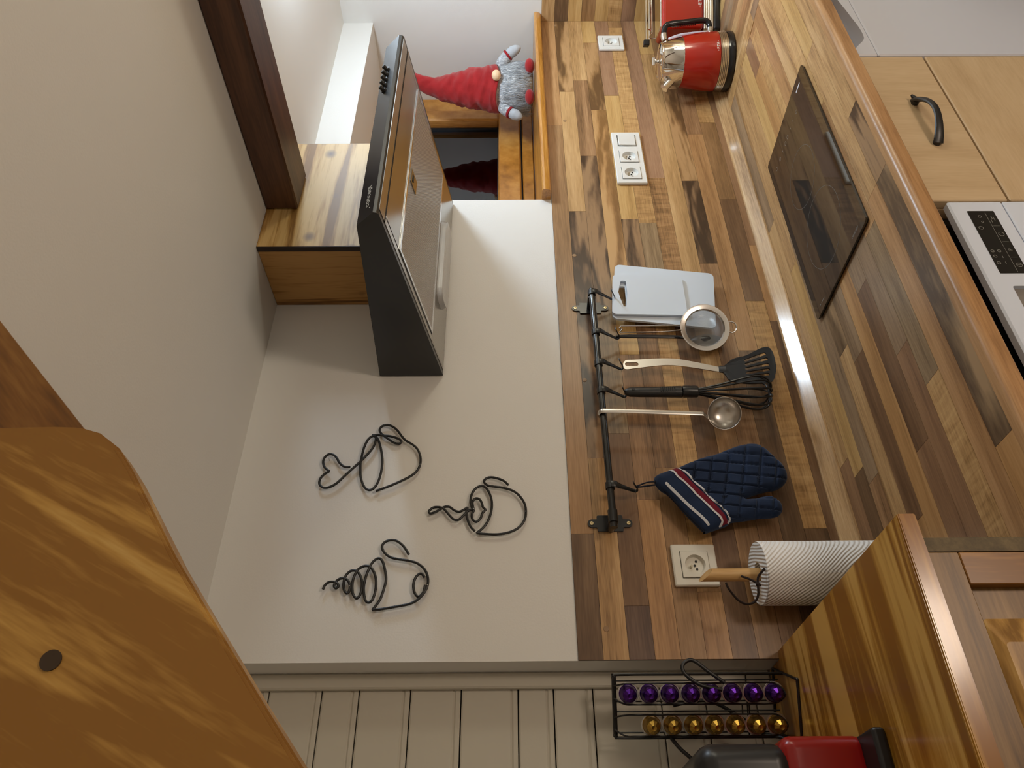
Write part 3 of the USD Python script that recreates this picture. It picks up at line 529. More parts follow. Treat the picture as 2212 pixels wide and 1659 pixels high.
outlet(2.0958, 1.2712, ['socket'], 'socket_white', 'wall_socket', 'small single white wall socket above the toaster and kettle')
# ------------------------------------------------------------------ wire cup silhouettes on the wall
plain('wire_black', (.008, .008, .008), .45)
plain('nail_head', (.6, .6, .6), .3, 1.0)
def art(strokes, label, nails):
    P = np.array([p for s in strokes for p in s]); t = thing('wire_cup', label, 'wall decoration', (P[:, 0].mean(), 0, P[:, 1].min()))
    ms = []
    for s in strokes:
        q = spline([(x, -.0045, z) for x, z in s], 6); ms.append(tube(q, .0026, 8))
    obj('wire', cat(*ms), 'wire_black', t)
    obj('nail', cat(*[tube([[x, YW - .0005, z], [x, -.0075, z]], .0009, 8) for x, z in nails]), 'nail_head', t)
art(D['ART1'], 'black wire coffee cup with a heart of steam, nearest the cooker hood', [(.4905, 1.7701), (.507, 1.9637)])
art(D['ART2'], 'black wire cup with a heart inside its rim, lowest of the three', [(.3792, 1.5495), (.386, 1.6548)])
art(D['ART3'], 'black wire cup topped with a tall curl of cream, leftmost of the three', [(.2255, 1.7392), (.2245, 1.8865)])

# ------------------------------------------------------------------ hanging rail
plain('rail_black', (.010, .010, .010), .26, specular_ior_level=.6); plain('brass_screw', (.62, .50, .28), .3, 1.0)
BX0, BX1, BY, BZ = .3202, .9486, -.05, 1.381
hr = thing('hanging_rail', 'black metal utensil rail screwed to the splashback', 'rail', (.63, BY, BZ))
obj('bar', cat(tube([[BX0, BY, BZ], [BX1, BY, BZ]], .0074, 20), lathe([(0, 0), (.0074, 0), (.0072, .002), (.005, .003), (0, .0032)], 20).apply_transform(trimesh.geometry.align_vectors([0, 0, 1], [1, 0, 0])).apply_translation([BX1, BY, BZ])), 'rail_black', hr)
for xc in (.9336, .3530):
    pl = unary_union([Point(xc, BZ + s * .036).buffer(.0088) for s in (-1, 1)] + [sbox(xc - .0088, BZ - .036, xc + .0088, BZ + .036), sbox(xc - .0145, BZ - .023, xc + .0145, BZ + .023).buffer(.003)]).buffer(.002).buffer(-.002)
    b_ = obj('bracket', cat(prism_xz(pl, -.0032, -.0001), tube([[xc - (.0 if xc > .5 else .012), -.003, BZ], [xc - (.0 if xc > .5 else .016), -.047, BZ]], .0085, 16, r2=.0095), tube([[xc - .022, BY, BZ], [xc + .004, BY, BZ]], .0098, 18) if xc < .5 else tube([[xc - .008, BY + .004, BZ], [xc + .008, BY + .004, BZ]], .0088, 18)), 'rail_black', hr)
    for s in (-1, 1): obj('screw', lathe([(0, 0), (.0042, 0), (.0038, .0012), (.0016, .0014), (.0012, .0004), (0, .0004)], 14).apply_transform(trimesh.geometry.align_vectors([0, 0, 1], [0, -1, 0])).apply_translation([xc, -.0032, BZ + s * .037]), 'brass_screw', b_)
plain('hook_black', (.012, .012, .012), .33)
HP = spline([(-.0095, -.001), (-.0085, -.010), (.0, -.021), (.010, -.036), (.0185, -.048), (.0205, -.0545), (.015, -.0575), (.005, -.0535), (-.006, -.0485), (-.0155, -.0445)], 5)
def hook_at(x, label):
    t = thing('rail_hook', label, 'hook', (x, BY, BZ), 'hooks on the utensil rail')
    obj('clip', frame_to(lathe([(.0078, -.0072), (.0092, -.0072), (.0094, -.006), (.0094, .006), (.0092, .0072), (.0078, .0072), (.0078, -.0072)], 24), [x, BY, BZ], [0, 1, 0], [0, 0, 1], [1, 0, 0]), 'hook_black', t)
    n = len(HP); R_ = np.interp(np.arange(n) / (n - 1), [0, .12, .3, .6, 1], [.0075, .0078, .0048, .0036, .0032])
    obj('arm', tube([(x, BY + a, BZ + b) for a, b in HP], R_, 10, flat=(1, .34), up=(1, 0, 0)), 'hook_black', t)
    return t
HK = [.9379, .8135, .7236, .6465, .4114]
hk0 = hook_at(HK[0], 'black rail hook that carries the white cutting boards')
for x, l in zip(HK[1:], ('black rail hook that carries the small sieve', 'black rail hook that carries the slotted turner', 'black rail hook that carries the whisk', 'black rail hook that carries the oven mitt')): dup(hk0, (x, BY, BZ), l)

# ------------------------------------------------------------------ cutting boards
mat('board_plastic', {'p': ('principled_bsdf', {'base_color': (.66, .74, .84), 'roughness': .42, 'subsurface_weight': .25, 'subsurface_radius': (.01, .01, .012), 'subsurface_scale': .02})})
def poly_round(pts, r): return Polygon(pts).buffer(-r).buffer(r, quad_segs=8)
bigp = poly_round(D['BIG'], .013); holeb = Polygon(D['SMALL_HOLE']).buffer(-.002).buffer(.004)
solo('cutting_board', prism_xz(bigp.difference(affinity.translate(holeb, -.012, .004)), -.0265, -.0205), 'board_plastic', 'larger white plastic cutting board hanging behind the small one', 'cutting board', smooth=False)
smp = poly_round(D['SMALL'], .011); hole = Polygon(D['SMALL_HOLE']).buffer(-.003).buffer(.004, quad_segs=6)
solo('cutting_board', prism_xz(smp.difference(hole), -.0345, -.0285), 'board_plastic', 'smaller white plastic cutting board with a grip slot, in front', 'cutting board', smooth=False)

# ------------------------------------------------------------------ sieve
plain('steel', (.62, .60, .57), .16, 1.0); plain('steel_soft', (.60, .57, .53), .30, 1.0)
mat('sieve_mesh', {'g': ('geometry', {}), 'm': ('mapping', {'scale': (420, 420, 420)}), 'w': ('wave_texture', {'scale': 1.0, 'distortion': 1.5, 'detail_scale': 1.0}), 'b': ('bump', {'strength': .8, 'distance': .0008}), 'p': ('principled_bsdf', {'base_color': (.55, .56, .56), 'metallic': 1.0, 'roughness': .30}), 't': ('transparent_bsdf', {}), 'x': ('mix_closure', {'fac': .52})},
    [('g.position', 'm.vector'), ('m.vector', 'w.vector'), ('w.fac', 'b.height'), ('b.normal', 'p.normal'), ('p.BSDF', 'x.closure1'), ('t.BSDF', 'x.closure2')], 'x.closure')
sc_ = np.array([.8195, -.060, 1.1286]); sn = nrm([-.36, -.93, .02]); sx = nrm(np.cross([0, 0, 1], sn)); sx = -sx if sx[0] < 0 else sx; sy = np.cross(sn, sx)
sv = thing('sieve', 'small round steel sieve with a double wire handle', 'sieve', (.8195, BY, 1.07))
obj('rim', frame_to(lathe([(.0435, -.004), (.046, -.0005), (.053, .0006), (.0565, .0008), (.0572, 0), (.0565, -.0012), (.053, -.001), (.046, -.0022), (.0435, -.006), (.0435, -.004)], 64), sc_, sx, sy, sn), 'steel', sv)
obj('mesh_bowl', frame_to(lathe([(.0437 * math.cos(a), -.004 - .027 * math.sin(a)) for a in np.linspace(0, math.pi / 2, 14)], 48), sc_, sx, sy, sn), 'sieve_mesh', sv, True)
hw = [[x, -.051, z] for x, z in D['ST_W1'][::-1]] + [[x, -.051, z] for x, z in D['ST_W2'][1:]]
hw[0] = list(sc_ + .056 * nrm([0, 0, 1]) + np.array([.008, 0, -.001])); hw[-1] = list(sc_ + .056 * nrm([0, 0, 1]) + np.array([-.007, 0, -.001]))
obj('handle', tube(spline(hw, 6), .0016, 8), 'steel', sv)
ear = [sc_ + sx * a + sy * b for a, b in ((.012, -.0555), (.013, -.063), (.008, -.0705), (0, -.0725), (-.008, -.0705), (-.013, -.063), (-.012, -.0555))]
obj('rest_loop', tube(spline(ear, 6), .0016, 8), 'steel', sv)
plain('black_plastic', (.012, .012, .013), .35)
bk = thing('serving_spoon', 'black serving spoon hanging behind the small sieve', 'spoon', (.815, -.03, 1.07))
obj('handle', tube([[.8185, -.031, 1.331], [.8185, -.031, 1.30], [.8180, -.029, 1.20], [.818, -.025, 1.155]], [.0038, .0052, .0048, .004], 12, flat=(1, .7), up=(1, 0, 0)), 'black_plastic', bk)
bh = trimesh.creation.icosphere(3, 1.0); bh.vertices = bh.vertices * [.021, .006, .042]; bh.vertices[:, 1] += .010 * ((bh.vertices[:, 2] / .042) ** 2 + (bh.vertices[:, 0] / .021) ** 2); bh.apply_translation([.815, -.024, 1.114])
obj('bowl', bh, 'black_plastic', bk, True)

# ------------------------------------------------------------------ slotted turner
tr = thing('slotted_turner', 'slotted black turner with a flat steel handle', 'turner', (.72, -.045, .977))
tp = spline(D['SP_TOP'], 6); bt = spline(D['SP_BOT'], 6)
hpoly = Polygon(list(tp) + list(bt[::-1])).buffer(-.001).buffer(.001); slot = LineString([(.7229, 1.3165), (.7228, 1.2955)]).buffer(.0048)
obj('handle', prism_xz(hpoly.difference(slot), -.0475, -.0450), 'steel_soft', tr, False)
head = Polygon(spline(D['SP_HEAD'], 4, True)).buffer(0)
for s in D['SP_SLITS']: head = head.difference(LineString(s).buffer(.0036))
plain('turner_plastic', (.022, .025, .030), .42)
hm = prism_xz(head, -.0490, -.0455); v = hm.vertices; v[:, 1] += np.clip((1.09 - v[:, 2]) / .11, 0, 1) * .012; hm.vertices = v
obj('blade', hm, 'turner_plastic', tr, False)
obj('socket', tube([[.7075, -.0462, 1.113], [.7065, -.0468, 1.098]], .0075, 16, flat=(1, .55), up=(1, 0, 0), r2=.0105), 'turner_plastic', tr)

# ------------------------------------------------------------------ whisk
wk = thing('whisk', 'black balloon whisk with a ribbed plastic grip', 'whisk', (.645, -.045, 1.01))
wy = -.046
grip = tube([[.6463, wy, z] for z in (1.329, 1.327, 1.318, 1.295, 1.25, 1.214, 1.205, 1.203)], [.004, .0075, .0112, .0122, .0128, .0138, .0140, .010], 20, flat=(1, .82), up=(1, 0, 0))
obj('grip', grip, 'black_plastic', wk, 40)
obj('rib', cat(*[tube([[.6463 - .006, wy - .0114, 1.221 + .0042 * i], [.6463 + .006, wy - .0114, 1.221 + .0042 * i]], .0011, 6) for i in range(8)]), 'black_plastic', wk)
obj('hang_hole', tube([[.6475, wy - .0105, 1.311], [.6475, wy - .0085, 1.311]], .0036, 14), 'hole_dark', wk)
obj('collar', tube([[.6466, wy, z] for z in (1.203, 1.199, 1.19, 1.172, 1.169)], [.0125, .0136, .0136, .0132, .0118], 20), 'black_plastic', wk, 40)
for k in range(6):
    a = math.pi * (k + .35) / 6; ts = np.linspace(0, 1, 25); prof_ = [(0.006, 1.169), (.010, 1.150), (.019, 1.115), (.031, 1.075), (.0372, 1.048), (.0362, 1.030), (.028, 1.0165), (.014, 1.0125), (0, 1.0118)]
    P = [(r * math.cos(a), r * math.sin(a), z) for r, z in prof_] + [(-r * math.cos(a), -r * math.sin(a), z) for r, z in prof_[-2::-1]]
    ax = lambda z: .6466 - (1.169 - z) * .030
    obj('wire', tube(spline([(ax(z) + x, wy + y, z) for x, y, z in P], 4), .0021, 8), 'black_plastic', wk)

# ------------------------------------------------------------------ ladle
ld = thing('ladle', 'small steel ladle hooked over the rail by its bent handle', 'ladle', (.58, -.055, 1.09))
lp = spline([(.5865, -.0385, 1.372), (.5865, -.0395, 1.384), (.5865, -.0445, 1.3905), (.5865, -.053, 1.3915), (.5865, -.0605, 1.386), (.586, -.0625, 1.374), (.585, -.0625, 1.33), (.582, -.0610, 1.25), (.580, -.0590, 1.178), (.579, -.0565, 1.168), (.575, -.048, 1.157), (.572, -.046, 1.150)], 6)
obj('handle', tube(lp, .0056, 10, flat=(1, .28), up=(1, 0, 0)), 'steel_soft', ld, 60)
ln = nrm([-.42, -.80, .30]); lx = nrm(np.cross([0, 0, 1], ln)); ly_ = np.cross(ln, lx)
pr_ = [(.0335 * math.cos(a), -.026 * math.sin(a)) for a in np.linspace(math.pi / 2, 0, 14)] + [(.0345, .0006), (.0350, 0), (.0345, -.0008)] + [(.0345 * math.cos(a), -.0272 * math.sin(a)) for a in np.linspace(.05, math.pi / 2, 14)]
obj('bowl', frame_to(lathe([(max(r, 1e-5), z) for r, z in pr_], 48), [.5765, -.064, 1.1265], lx, ly_, ln), 'steel_soft', ld, True)

# ------------------------------------------------------------------ oven mitt
mat('mitt_cloth', {'g': ('geometry', {}), 'n': ('noise_texture', {'scale': 900, 'detail': 2}), 'n2': ('noise_texture', {'scale': 25, 'detail': 3}), 'c': ('mix_color', {'a': rgb(16, 25, 45), 'b': rgb(33, 49, 78)}), 'b': ('bump', {'strength': .5, 'distance': .0006}), 'p': ('principled_bsdf', {'roughness': .85, 'sheen_weight': .3, 'sheen_roughness': .5, 'sheen_tint': (.5, .6, .8), 'specular_ior_level': .15})},
    [('g.position', 'n.vector'), ('g.position', 'n2.vector'), ('n2.fac', 'c.fac'), ('c.result', 'p.base_color'), ('n.fac', 'b.height'), ('b.normal', 'p.normal')])
def cloth(name, col, rough=.85): return mat(name, {'g': ('geometry', {}), 'n': ('noise_texture', {'scale': 700, 'detail': 2}), 'b': ('bump', {'strength': .4, 'distance': .0005}), 'p': ('principled_bsdf', {'base_color': col, 'roughness': rough, 'sheen_weight': .15, 'specular_ior_level': .15})}, [('g.position', 'n.vector'), ('n.fac', 'b.height'), ('b.normal', 'p.normal')])
cloth('mitt_red', rgb(104, 20, 36)); cloth('mitt_white', rgb(196, 196, 198)); cloth('mitt_dark', rgb(14, 20, 36))
MP = Polygon(spline(D['MITT'], 4, True)).buffer(0); MB = MP.exterior
cuff_line = LineString(D['MITT_P1'])
def inflate(poly, sgn, T, lift=0.0, size=.0042, quilt=True):
    m = trimesh.creation.extrude_polygon(poly, 1.0, engine='earcut'); keep = m.face_normals[:, 2] > .9
    v, f = trimesh.remesh.subdivide_to_size(m.vertices, m.faces[keep], size, max_iter=12)
    m = trimesh.Trimesh(v, f, process=False); m.merge_vertices(); x, z = m.vertices[:, 0], m.vertices[:, 1]
    import shapely
    d = shapely.distance(shapely.points(x, z), MB); dd = np.minimum(d / .020, 1)
    h = T * np.sqrt(np.clip(1 - (1 - dd) ** 2, 0, 1))
    dc = (x - .4574) * .66 - (z - 1.2419) * .75                   # distance beyond the striped cuff, roughly
    if quilt:
        q1 = (x * .264 + z * .964) / .032; q2 = (x * .9945 - z * .105) / .0245
        g = lambda q: np.exp(-((q - np.round(q)) / .075) ** 2)
        body = np.clip((LC(x, z)) / .004, 0, 1)
        h = h * (1 - .30 * np.maximum(g(q1), g(q2)) * body) 
        h += .0012 * (meshkit.noise(np.stack([x * 45, z * 45, x * 0], 1)) - .5) * dd
    y = -.036 + sgn * (h + lift)
    fl = m.faces if sgn < 0 else m.faces[:, ::-1]
    V = np.stack([x, y, z], 1); out = trimesh.Trimesh(V, fl, process=False)
    return out
_a, _b = np.array(D['MITT_P1'][0]), np.array(D['MITT_P1'][-2]); _t = (_b - _a) / np.linalg.norm(_b - _a); _n = np.array([-_t[1], _t[0]])
if (np.array([.45, 1.05]) - _a) @ _n < 0: _n = -_n
def LC(x, z): return (x - _a[0]) * _n[0] + (z - _a[1]) * _n[1]
ot = thing('oven_mitt', 'navy quilted oven mitt with a red and white striped cuff', 'oven mitt', (.42, -.035, 1.02))
obj('body', cat(inflate(MP, -1, .0155), inflate(MP, 1, .0135, size=.008, quilt=False)), 'mitt_cloth', ot, 60)
inner = MP.buffer(-.0006)
def band(line, w): return LineString(spline(line, 4)).buffer(w, cap_style=2).intersection(inner)
obj('stripe', inflate(band(D['MITT_RED'], .0066), -1, .0155, .0007, quilt=True), 'mitt_red', ot, 60)
for k in ('MITT_P1', 'MITT_P2'): obj('piping', inflate(band(D[k], .0021), -1, .0155, .0014, quilt=True), 'mitt_white', ot, 60)
tg = obj('cuff_tag', inflate(LineString(spline(D['MITT_TAG'], 4)).buffer(.0028).intersection(inner), -1, .0155, .0008, quilt=False), 'mitt_white', ot, 60)
tA, tB = np.array(D['MITT_TAG'][1]), np.array(D['MITT_TAG'][3]); td = nrm([tA[0] - tB[0], 0, tA[1] - tB[1]])
obj('hang_loop', cat(tube(spline([(.428, -.037, 1.283), (.4215, -.046, 1.305), (.4125, -.047, 1.3262), (.4118, -.0455, 1.3275)], 6), .0022, 8, flat=(1.2, .7)), tube(spline([(.421, -.037, 1.286), (.415, -.043, 1.305), (.411, -.0455, 1.3262), (.4118, -.0455, 1.3275)], 6), .0022, 8, flat=(1.2, .7))), 'mitt_dark', ot)
obj('cuff_opening', tube(spline([(x, -.040, z) for x, z in [(.4290, 1.2862), (.4165, 1.2795), (.3949, 1.2628), (.3472, 1.2292), (.3170, 1.2062)]], 6), .0024, 8), 'mitt_dark', ot)
# ------------------------------------------------------------------ gnome on the window sill
G0 = np.array([2.115, .150, 1.4872]); gs = nrm([RIGHT[0], RIGHT[1], 0]); gf = nrm([-gs[1] * -1 * -1, -gs[0], 0]); gf = np.array([-gs[1], gs[0], 0]); gf = gf if gf @ (EYE - G0) > 0 else -gf
def gl_(a, b, z): return G0 + gs * a + gf * b + np.array([0, 0, z])
mat('gnome_felt', {'g': ('geometry', {}), 'n': ('noise_texture', {'scale': 500, 'detail': 3}), 'n2': ('noise_texture', {'scale': 30, 'detail': 3}), 'c': ('mix_color', {'a': rgb(128, 26, 30), 'b': rgb(178, 44, 46)}), 'b': ('bump', {'strength': .6, 'distance': .001}), 'p': ('principled_bsdf', {'roughness': .95, 'sheen_weight': .4, 'specular_ior_level': .1})},
    [('g.position', 'n.vector'), ('g.position', 'n2.vector'), ('n2.fac', 'c.fac'), ('c.result', 'p.base_color'), ('n.fac', 'b.height'), ('b.normal', 'p.normal')])
mat('gnome_fur', {'g': ('geometry', {}), 'm': ('mapping', {'scale': (260, 260, 26)}), 'n': ('noise_texture', {'scale': 1.0, 'detail': 4, 'distortion': 1.2}), 'c': ('rgb_ramp', {'ramp': [(.3, rgb(120, 126, 134)), (.5, rgb(176, 180, 184)), (.68, rgb(222, 224, 226))]}), 'b': ('bump', {'strength': .9, 'distance': .002}), 'p': ('principled_bsdf', {'roughness': .9, 'sheen_weight': .4, 'specular_ior_level': .1})},
    [('g.position', 'm.vector'), ('m.vector', 'n.vector'), ('n.fac', 'c.fac'), ('c.color', 'p.base_color'), ('n.fac', 'b.height'), ('b.normal', 'p.normal')])
cloth('gnome_grey', rgb(178, 182, 188)); cloth('gnome_cream', rgb(206, 200, 186)); plain('gnome_nose', rgb(232, 200, 162), .6); cloth('gnome_red', rgb(150, 32, 38))
gn = thing('gnome', 'plush gnome with a tall wrinkled red hat and grey beard on the window sill', 'plush gnome', G0)
def blob(f, n=(40, 64)):
    """Closed surface of rings: f(t in 0..1, angle) -> (a, b, z)."""
    T = np.linspace(0, 1, n[0]); A = np.arange(n[1]) * 2 * np.pi / n[1]; V = np.array([[gl_(*f(t, a)) for a in A] for t in T]).reshape(-1, 3); F = []
    for i in range(n[0] - 1):
        for k in range(n[1]):
            p, q, k2 = i * n[1], (i + 1) * n[1], (k + 1) % n[1]; F += [[p + k, p + k2, q + k2], [p + k, q + k2, q + k]]
    c0, c1 = len(V), len(V) + 1; V = np.vstack([V, V[:n[1]].mean(0), V[-n[1]:].mean(0)])
    for k in range(n[1]): F += [[c0, (k + 1) % n[1], k], [c1, (n[0] - 1) * n[1] + k, (n[0] - 1) * n[1] + (k + 1) % n[1]]]
    return trimesh.Trimesh(V, F, process=False)
def bodyf(t, a):
    z = .004 + .13 * t; r = float(np.interp(t, [0, .08, .25, .5, .8, 1], [.058, .072, .084, .086, .078, .068]))
    return r * math.cos(a) - .002, .80 * r * math.sin(a), z
obj('body', blob(bodyf), 'gnome_cream', gn, True)
rng = np.random.default_rng(7)
def beardf(t, a):
    z = .010 + .125 * t; r = float(np.interp(t, [0, .06, .2, .45, .8, 1], [.060, .076, .0865, .0895, .080, .066]))
    nz = meshkit.noise(np.array([[math.cos(a) * 9, math.sin(a) * 9, z * 12]]))[0] - .5
    zz = meshkit.noise(np.array([[a * 9, z * 8, 3.0]]))[0] - .5
    r *= 1 + .05 * nz + .03 * zz; b = .80 * r * math.sin(a) + (.012 if math.sin(a) > 0 else 0) * math.sin(a) * math.sin(math.pi * min(t * 1.1, 1))
    return r * math.cos(a) - .002, b, z
obj('beard', blob(beardf, (44, 120)), 'gnome_fur', gn, True)
def fur_strands():
    """Loose strands combed down over the beard."""
    P, W, C_ = [], [], []
    for _ in range(2600):
        a = rng.uniform(-.12, math.pi + .12); t = rng.uniform(.12, 1.0); q = np.array(beardf(t, a)); d = np.array([math.cos(a), .8 * math.sin(a), 0]); L = rng.uniform(.012, .028)
        side = rng.uniform(-.35, .35); tang = np.array([-math.sin(a), .8 * math.cos(a), 0])
        for s in (0, .4, .75, 1): 
            P.append(gl_(*(q + d * (.0012 + .004 * math.sin(math.pi * s * .8)) + tang * side * L * s + np.array([0, 0, -L * s])))); W.append(.0007 * (1 - .75 * s))
        C_.append(4)
    return np.array(P), W, C_
P_, W_, C_ = fur_strands()
keep = [i for i in range(len(C_)) if P_[4 * i:4 * i + 4, 2].min() > 1.4895]
idx = np.concatenate([np.arange(4 * i, 4 * i + 4) for i in keep])
bc = UsdGeom.BasisCurves.Define(stage, str(gn.GetPath()) + '/beard_hair'); bc.CreateTypeAttr('linear'); bc.CreateCurveVertexCountsAttr([4] * len(keep))
bc.CreatePointsAttr(Vt.Vec3fArray.FromNumpy((P_[idx] - G0).astype(np.float32))); bc.CreateWidthsAttr(Vt.FloatArray.FromNumpy((np.array(W_)[idx] * 1.3).astype(np.float32))); bc.SetWidthsInterpolation('vertex')
UsdShade.MaterialBindingAPI.Apply(bc.GetPrim()).Bind(UsdShade.Material.Get(stage, '/World/Looks/gnome_fur')); tag(bc.GetPrim(), kind='stuff')
def hatf(t, a):
    z = .126 + .345 * t
    r = float(np.interp(z, [.126, .132, .18, .228, .276, .324, .348, .372, .396, .42, .45, .471], [.083, .0835, .0735, .0685, .0545, .043, .0345, .0305, .0285, .0255, .016, .004]))
    ca = float(np.interp(z, [.126, .33, .372, .396, .42, .471], [0, 0, .011, .0205, .0305, .052]))
    w = meshkit.noise(np.array([[math.cos(a) * 1.3, math.sin(a) * 1.3, z * 52 + .8 * math.sin(a * 2)]]))[0] - .5
    w2 = meshkit.noise(np.array([[math.cos(a) * 3, math.sin(a) * 3, z * 95]]))[0] - .5
    r *= 1 + (.17 * w + .07 * w2) * (1 if z > .14 else .4)
    zz = z + (.006 * math.sin(3 * a + 1) if z < .15 else 0)
    return r * math.cos(a) + ca, .82 * r * math.sin(a) + .004, zz
obj('hat', blob(hatf, (80, 72)), 'gnome_felt', gn, True)
nose = trimesh.creation.icosphere(3, 1.0); nose.vertices = np.array([gl_(.017 + .0185 * v[0], .079 + .015 * v[1], .131 + .0155 * v[2]) for v in nose.vertices]); obj('nose', nose, 'gnome_nose', gn, True)
def limb(P, R_, m_, nm): obj(nm, tube(spline([gl_(*p) for p in P], 5), np.interp(np.linspace(0, 1, 5 * (len(P) - 1) + 1), np.linspace(0, 1, len(R_)), R_), 16), m_, gn, True)
limb([(.052, .010, .122), (.082, .028, .108), (.104, .040, .088)], [.020, .022, .0185], 'gnome_fur', 'arm'); limb([(-.055, .010, .118), (-.080, .026, .100), (-.097, .036, .082)], [.020, .022, .0185], 'gnome_fur', 'arm')
limb([(.100, .038, .0935), (.1045, .040, .0875)], [.0205, .0205], 'gnome_red', 'cuff'); limb([(-.0935, .034, .087), (-.098, .0365, .0805)], [.0205, .0205], 'gnome_red', 'cuff')
limb([(.103, .039, .089), (.113, .044, .074), (.121, .048, .058), (.126, .050, .047)], [.0165, .019, .0145, .004], 'gnome_grey', 'hand'); limb([(-.0965, .036, .082), (-.106, .042, .066), (-.114, .046, .052), (-.119, .048, .042)], [.0165, .019, .0145, .004], 'gnome_grey', 'hand')
for a in (.052, -.054):
    ft_ = trimesh.creation.icosphere(3, 1.0); ft_.vertices = np.array([gl_(a + .026 * v[0], .070 + .020 * v[1], .0165 + .0163 * v[2]) for v in ft_.vertices]); obj('foot', ft_, 'gnome_felt', gn, True)

# ------------------------------------------------------------------ kettle
K0 = np.array([1.862, -.100, ZT]); kx = nrm([RIGHT[0], RIGHT[1], 0]); ky = np.array([-kx[1], kx[0], 0]); KF = -ky if (-ky) @ (EYE - K0) > 0 else ky
def kp(a, b, z): return K0 + kx * a + KF * b + np.array([0, 0, z])
mat('kettle_red', {'p': ('principled_bsdf', {'base_color': rgb(168, 30, 14), 'roughness': .22, 'specular_ior_level': .5, 'coat_weight': .5, 'coat_roughness': .06})})
plain('chrome', (.80, .78, .75), .05, 1.0); plain('chrome_band', (.66, .62, .56), .22, 1.0); plain('gloss_black', (.010, .010, .012), .14); plain('print_white', (.85, .83, .78), .4); plain('gauge_lilac', (.55, .52, .62), .25)
kt = thing('kettle', 'red and chrome retro electric kettle with a black handle', 'kettle', K0)
obj('base', lathe([(0, 0), (.083, 0), (.087, .003), (.0875, .012), (.084, .0205), (0, .0205)], 64, K0), 'gloss_black', kt, 30)
bp = [(.0838, .0205)]
for i in range(5): z0 = .0215 + i * .0048; bp += [(.0842 - .0002 * i, z0), (.0868 - .0003 * i, z0 + .0012), (.0868 - .0003 * i, z0 + .0036), (.0842 - .0002 * i, z0 + .0047)]
obj('band', lathe(bp, 72, K0), 'chrome_band', kt, 25)
obj('body', lathe([(.0855, .0455), (.0858, .05), (.0848, .075), (.082, .10), (.0775, .128), (.0725, .150)], 72, K0), 'kettle_red', kt, True)
obj('shoulder', lathe([(.0729, .1498), (.0722, .1515), (.0665, .178), (.0595, .198), (.0560, .206), (.0545, .2085)], 72, K0), 'chrome', kt, True)
lid = obj('lid', lathe([(.0555, .2075), (.0565, .2095), (.0560, .212), (.052, .2128), (.050, .2118), (.035, .2145), (.012, .216), (0, .2162)], 64, K0), 'chrome', kt, 30)
obj('lid_knob', cat(lathe([(0, .2155), (.008, .2157), (.006, .219), (.006, .223), (.010, .2245), (.0105, .228), (0, .228)], 24, K0), box(-.013, .013, -.004, .004, .227, .2345, .0012).apply_transform(np.vstack([np.hstack([np.stack([kx, KF, [0, 0, 1]], 1), K0[:, None]]), [0, 0, 0, 1]]))), 'chrome', lid, 30)
obj('spout', cat(tube([kp(-.045, .004, .168), kp(-.082, .006, .199)], .0150, 22, r2=.0128), tube([kp(-.0815, .006, .1985), kp(-.0835, .0062, .2008)], .0137, 22)), 'chrome', kt, 40)
hd_ = spline([kp(.064, .004, .196), kp(.072, .004, .1985), kp(.091, .004, .199), kp(.1085, .004, .193), kp(.1155, .004, .176), kp(.1185, .004, .15), kp(.1215, .004, .122), kp(.1245, .004, .098), kp(.1255, .004, .080), kp(.1225, .004, .0665), kp(.112, .004, .0595), kp(.098, .004, .058), kp(.090, .004, .058)], 6)
obj('handle', tube(hd_[9:66], .0085, 16, flat=(1, 1.15)), 'gloss_black', kt, True)
obj('handle_mount', tube(hd_[:11], .0098, 16, flat=(1, 1.1)), 'chrome', kt, 40); obj('handle_mount', tube(hd_[64:], .0092, 16, flat=(1, 1.1)), 'chrome', kt, 40)
obj('grip_rib', cat(*[tube([kp(.1150 + .0006 * i, .0, .172 - .0058 * i), kp(.1152 + .0006 * i, .0, .1702 - .0058 * i)], .0097, 16) for i in range(13)]), 'gloss_black', kt, 30)
obj('water_gauge', tube(spline([kp(.0645, .012, .186), kp(.0755, .013, .155), kp(.0805, .014, .12), kp(.0838, .014, .085), kp(.0855, .014, .06)], 6), .0045, 12), 'gauge_lilac', kt, True)
def wrap_text(s, h, zc, th0, r, m_, parent):
    m = meshkit.text_mesh(s, h, .0006); m = m.subdivide(); m.apply_translation([-m.bounds[:, 0].mean(), -h / 2, 0]); v = m.vertices; th = th0 + v[:, 0] / r; rr = r + v[:, 2]
    m.vertices = K0 + (np.sin(th) * rr)[:, None] * kx + (np.cos(th) * rr)[:, None] * KF + (zc + v[:, 1])[:, None] * np.array([0, 0, 1.0]); obj('lettering', m, m_, parent, False)
wrap_text('-ETA-', .0085, .0535, .16, .0856, 'print_white', kt)

# ------------------------------------------------------------------ toaster in the corner
T0 = np.array([2.068, -.150, ZT]); tx_, ty_ = nrm([.80, -.60, 0]), nrm([.60, .80, 0])     # along its front, and into the corner
def tframe(m): return frame_to(m, T0, tx_, ty_, [0, 0, 1])
tt = thing('toaster', 'red and chrome long-slot toaster with a wire bun rack behind the kettle', 'toaster', T0)
TL0, TL1 = -.055, .190; TD = .125
obj('base', tframe(rbox(TL0 - .002, TL1 + .002, -.002, TD, 0, .022, .008)), 'gloss_black', tt, 30)
obj('band', tframe(cat(*[rbox(TL0, TL1, 0, TD - .002, .022 + .0062 * i, .0287 + .0062 * i, .003) for i in range(5)])), 'chrome_band', tt, 30)
obj('body', tframe(rbox(TL0 + .002, TL1 - .002, .001, TD - .003, .053, .186, .012)), 'kettle_red', tt, 30)
obj('top_plate', tframe(rbox(TL0 + .014, TL1 - .014, .016, TD - .018, .183, .1885, .003)), 'chrome', tt, 30)
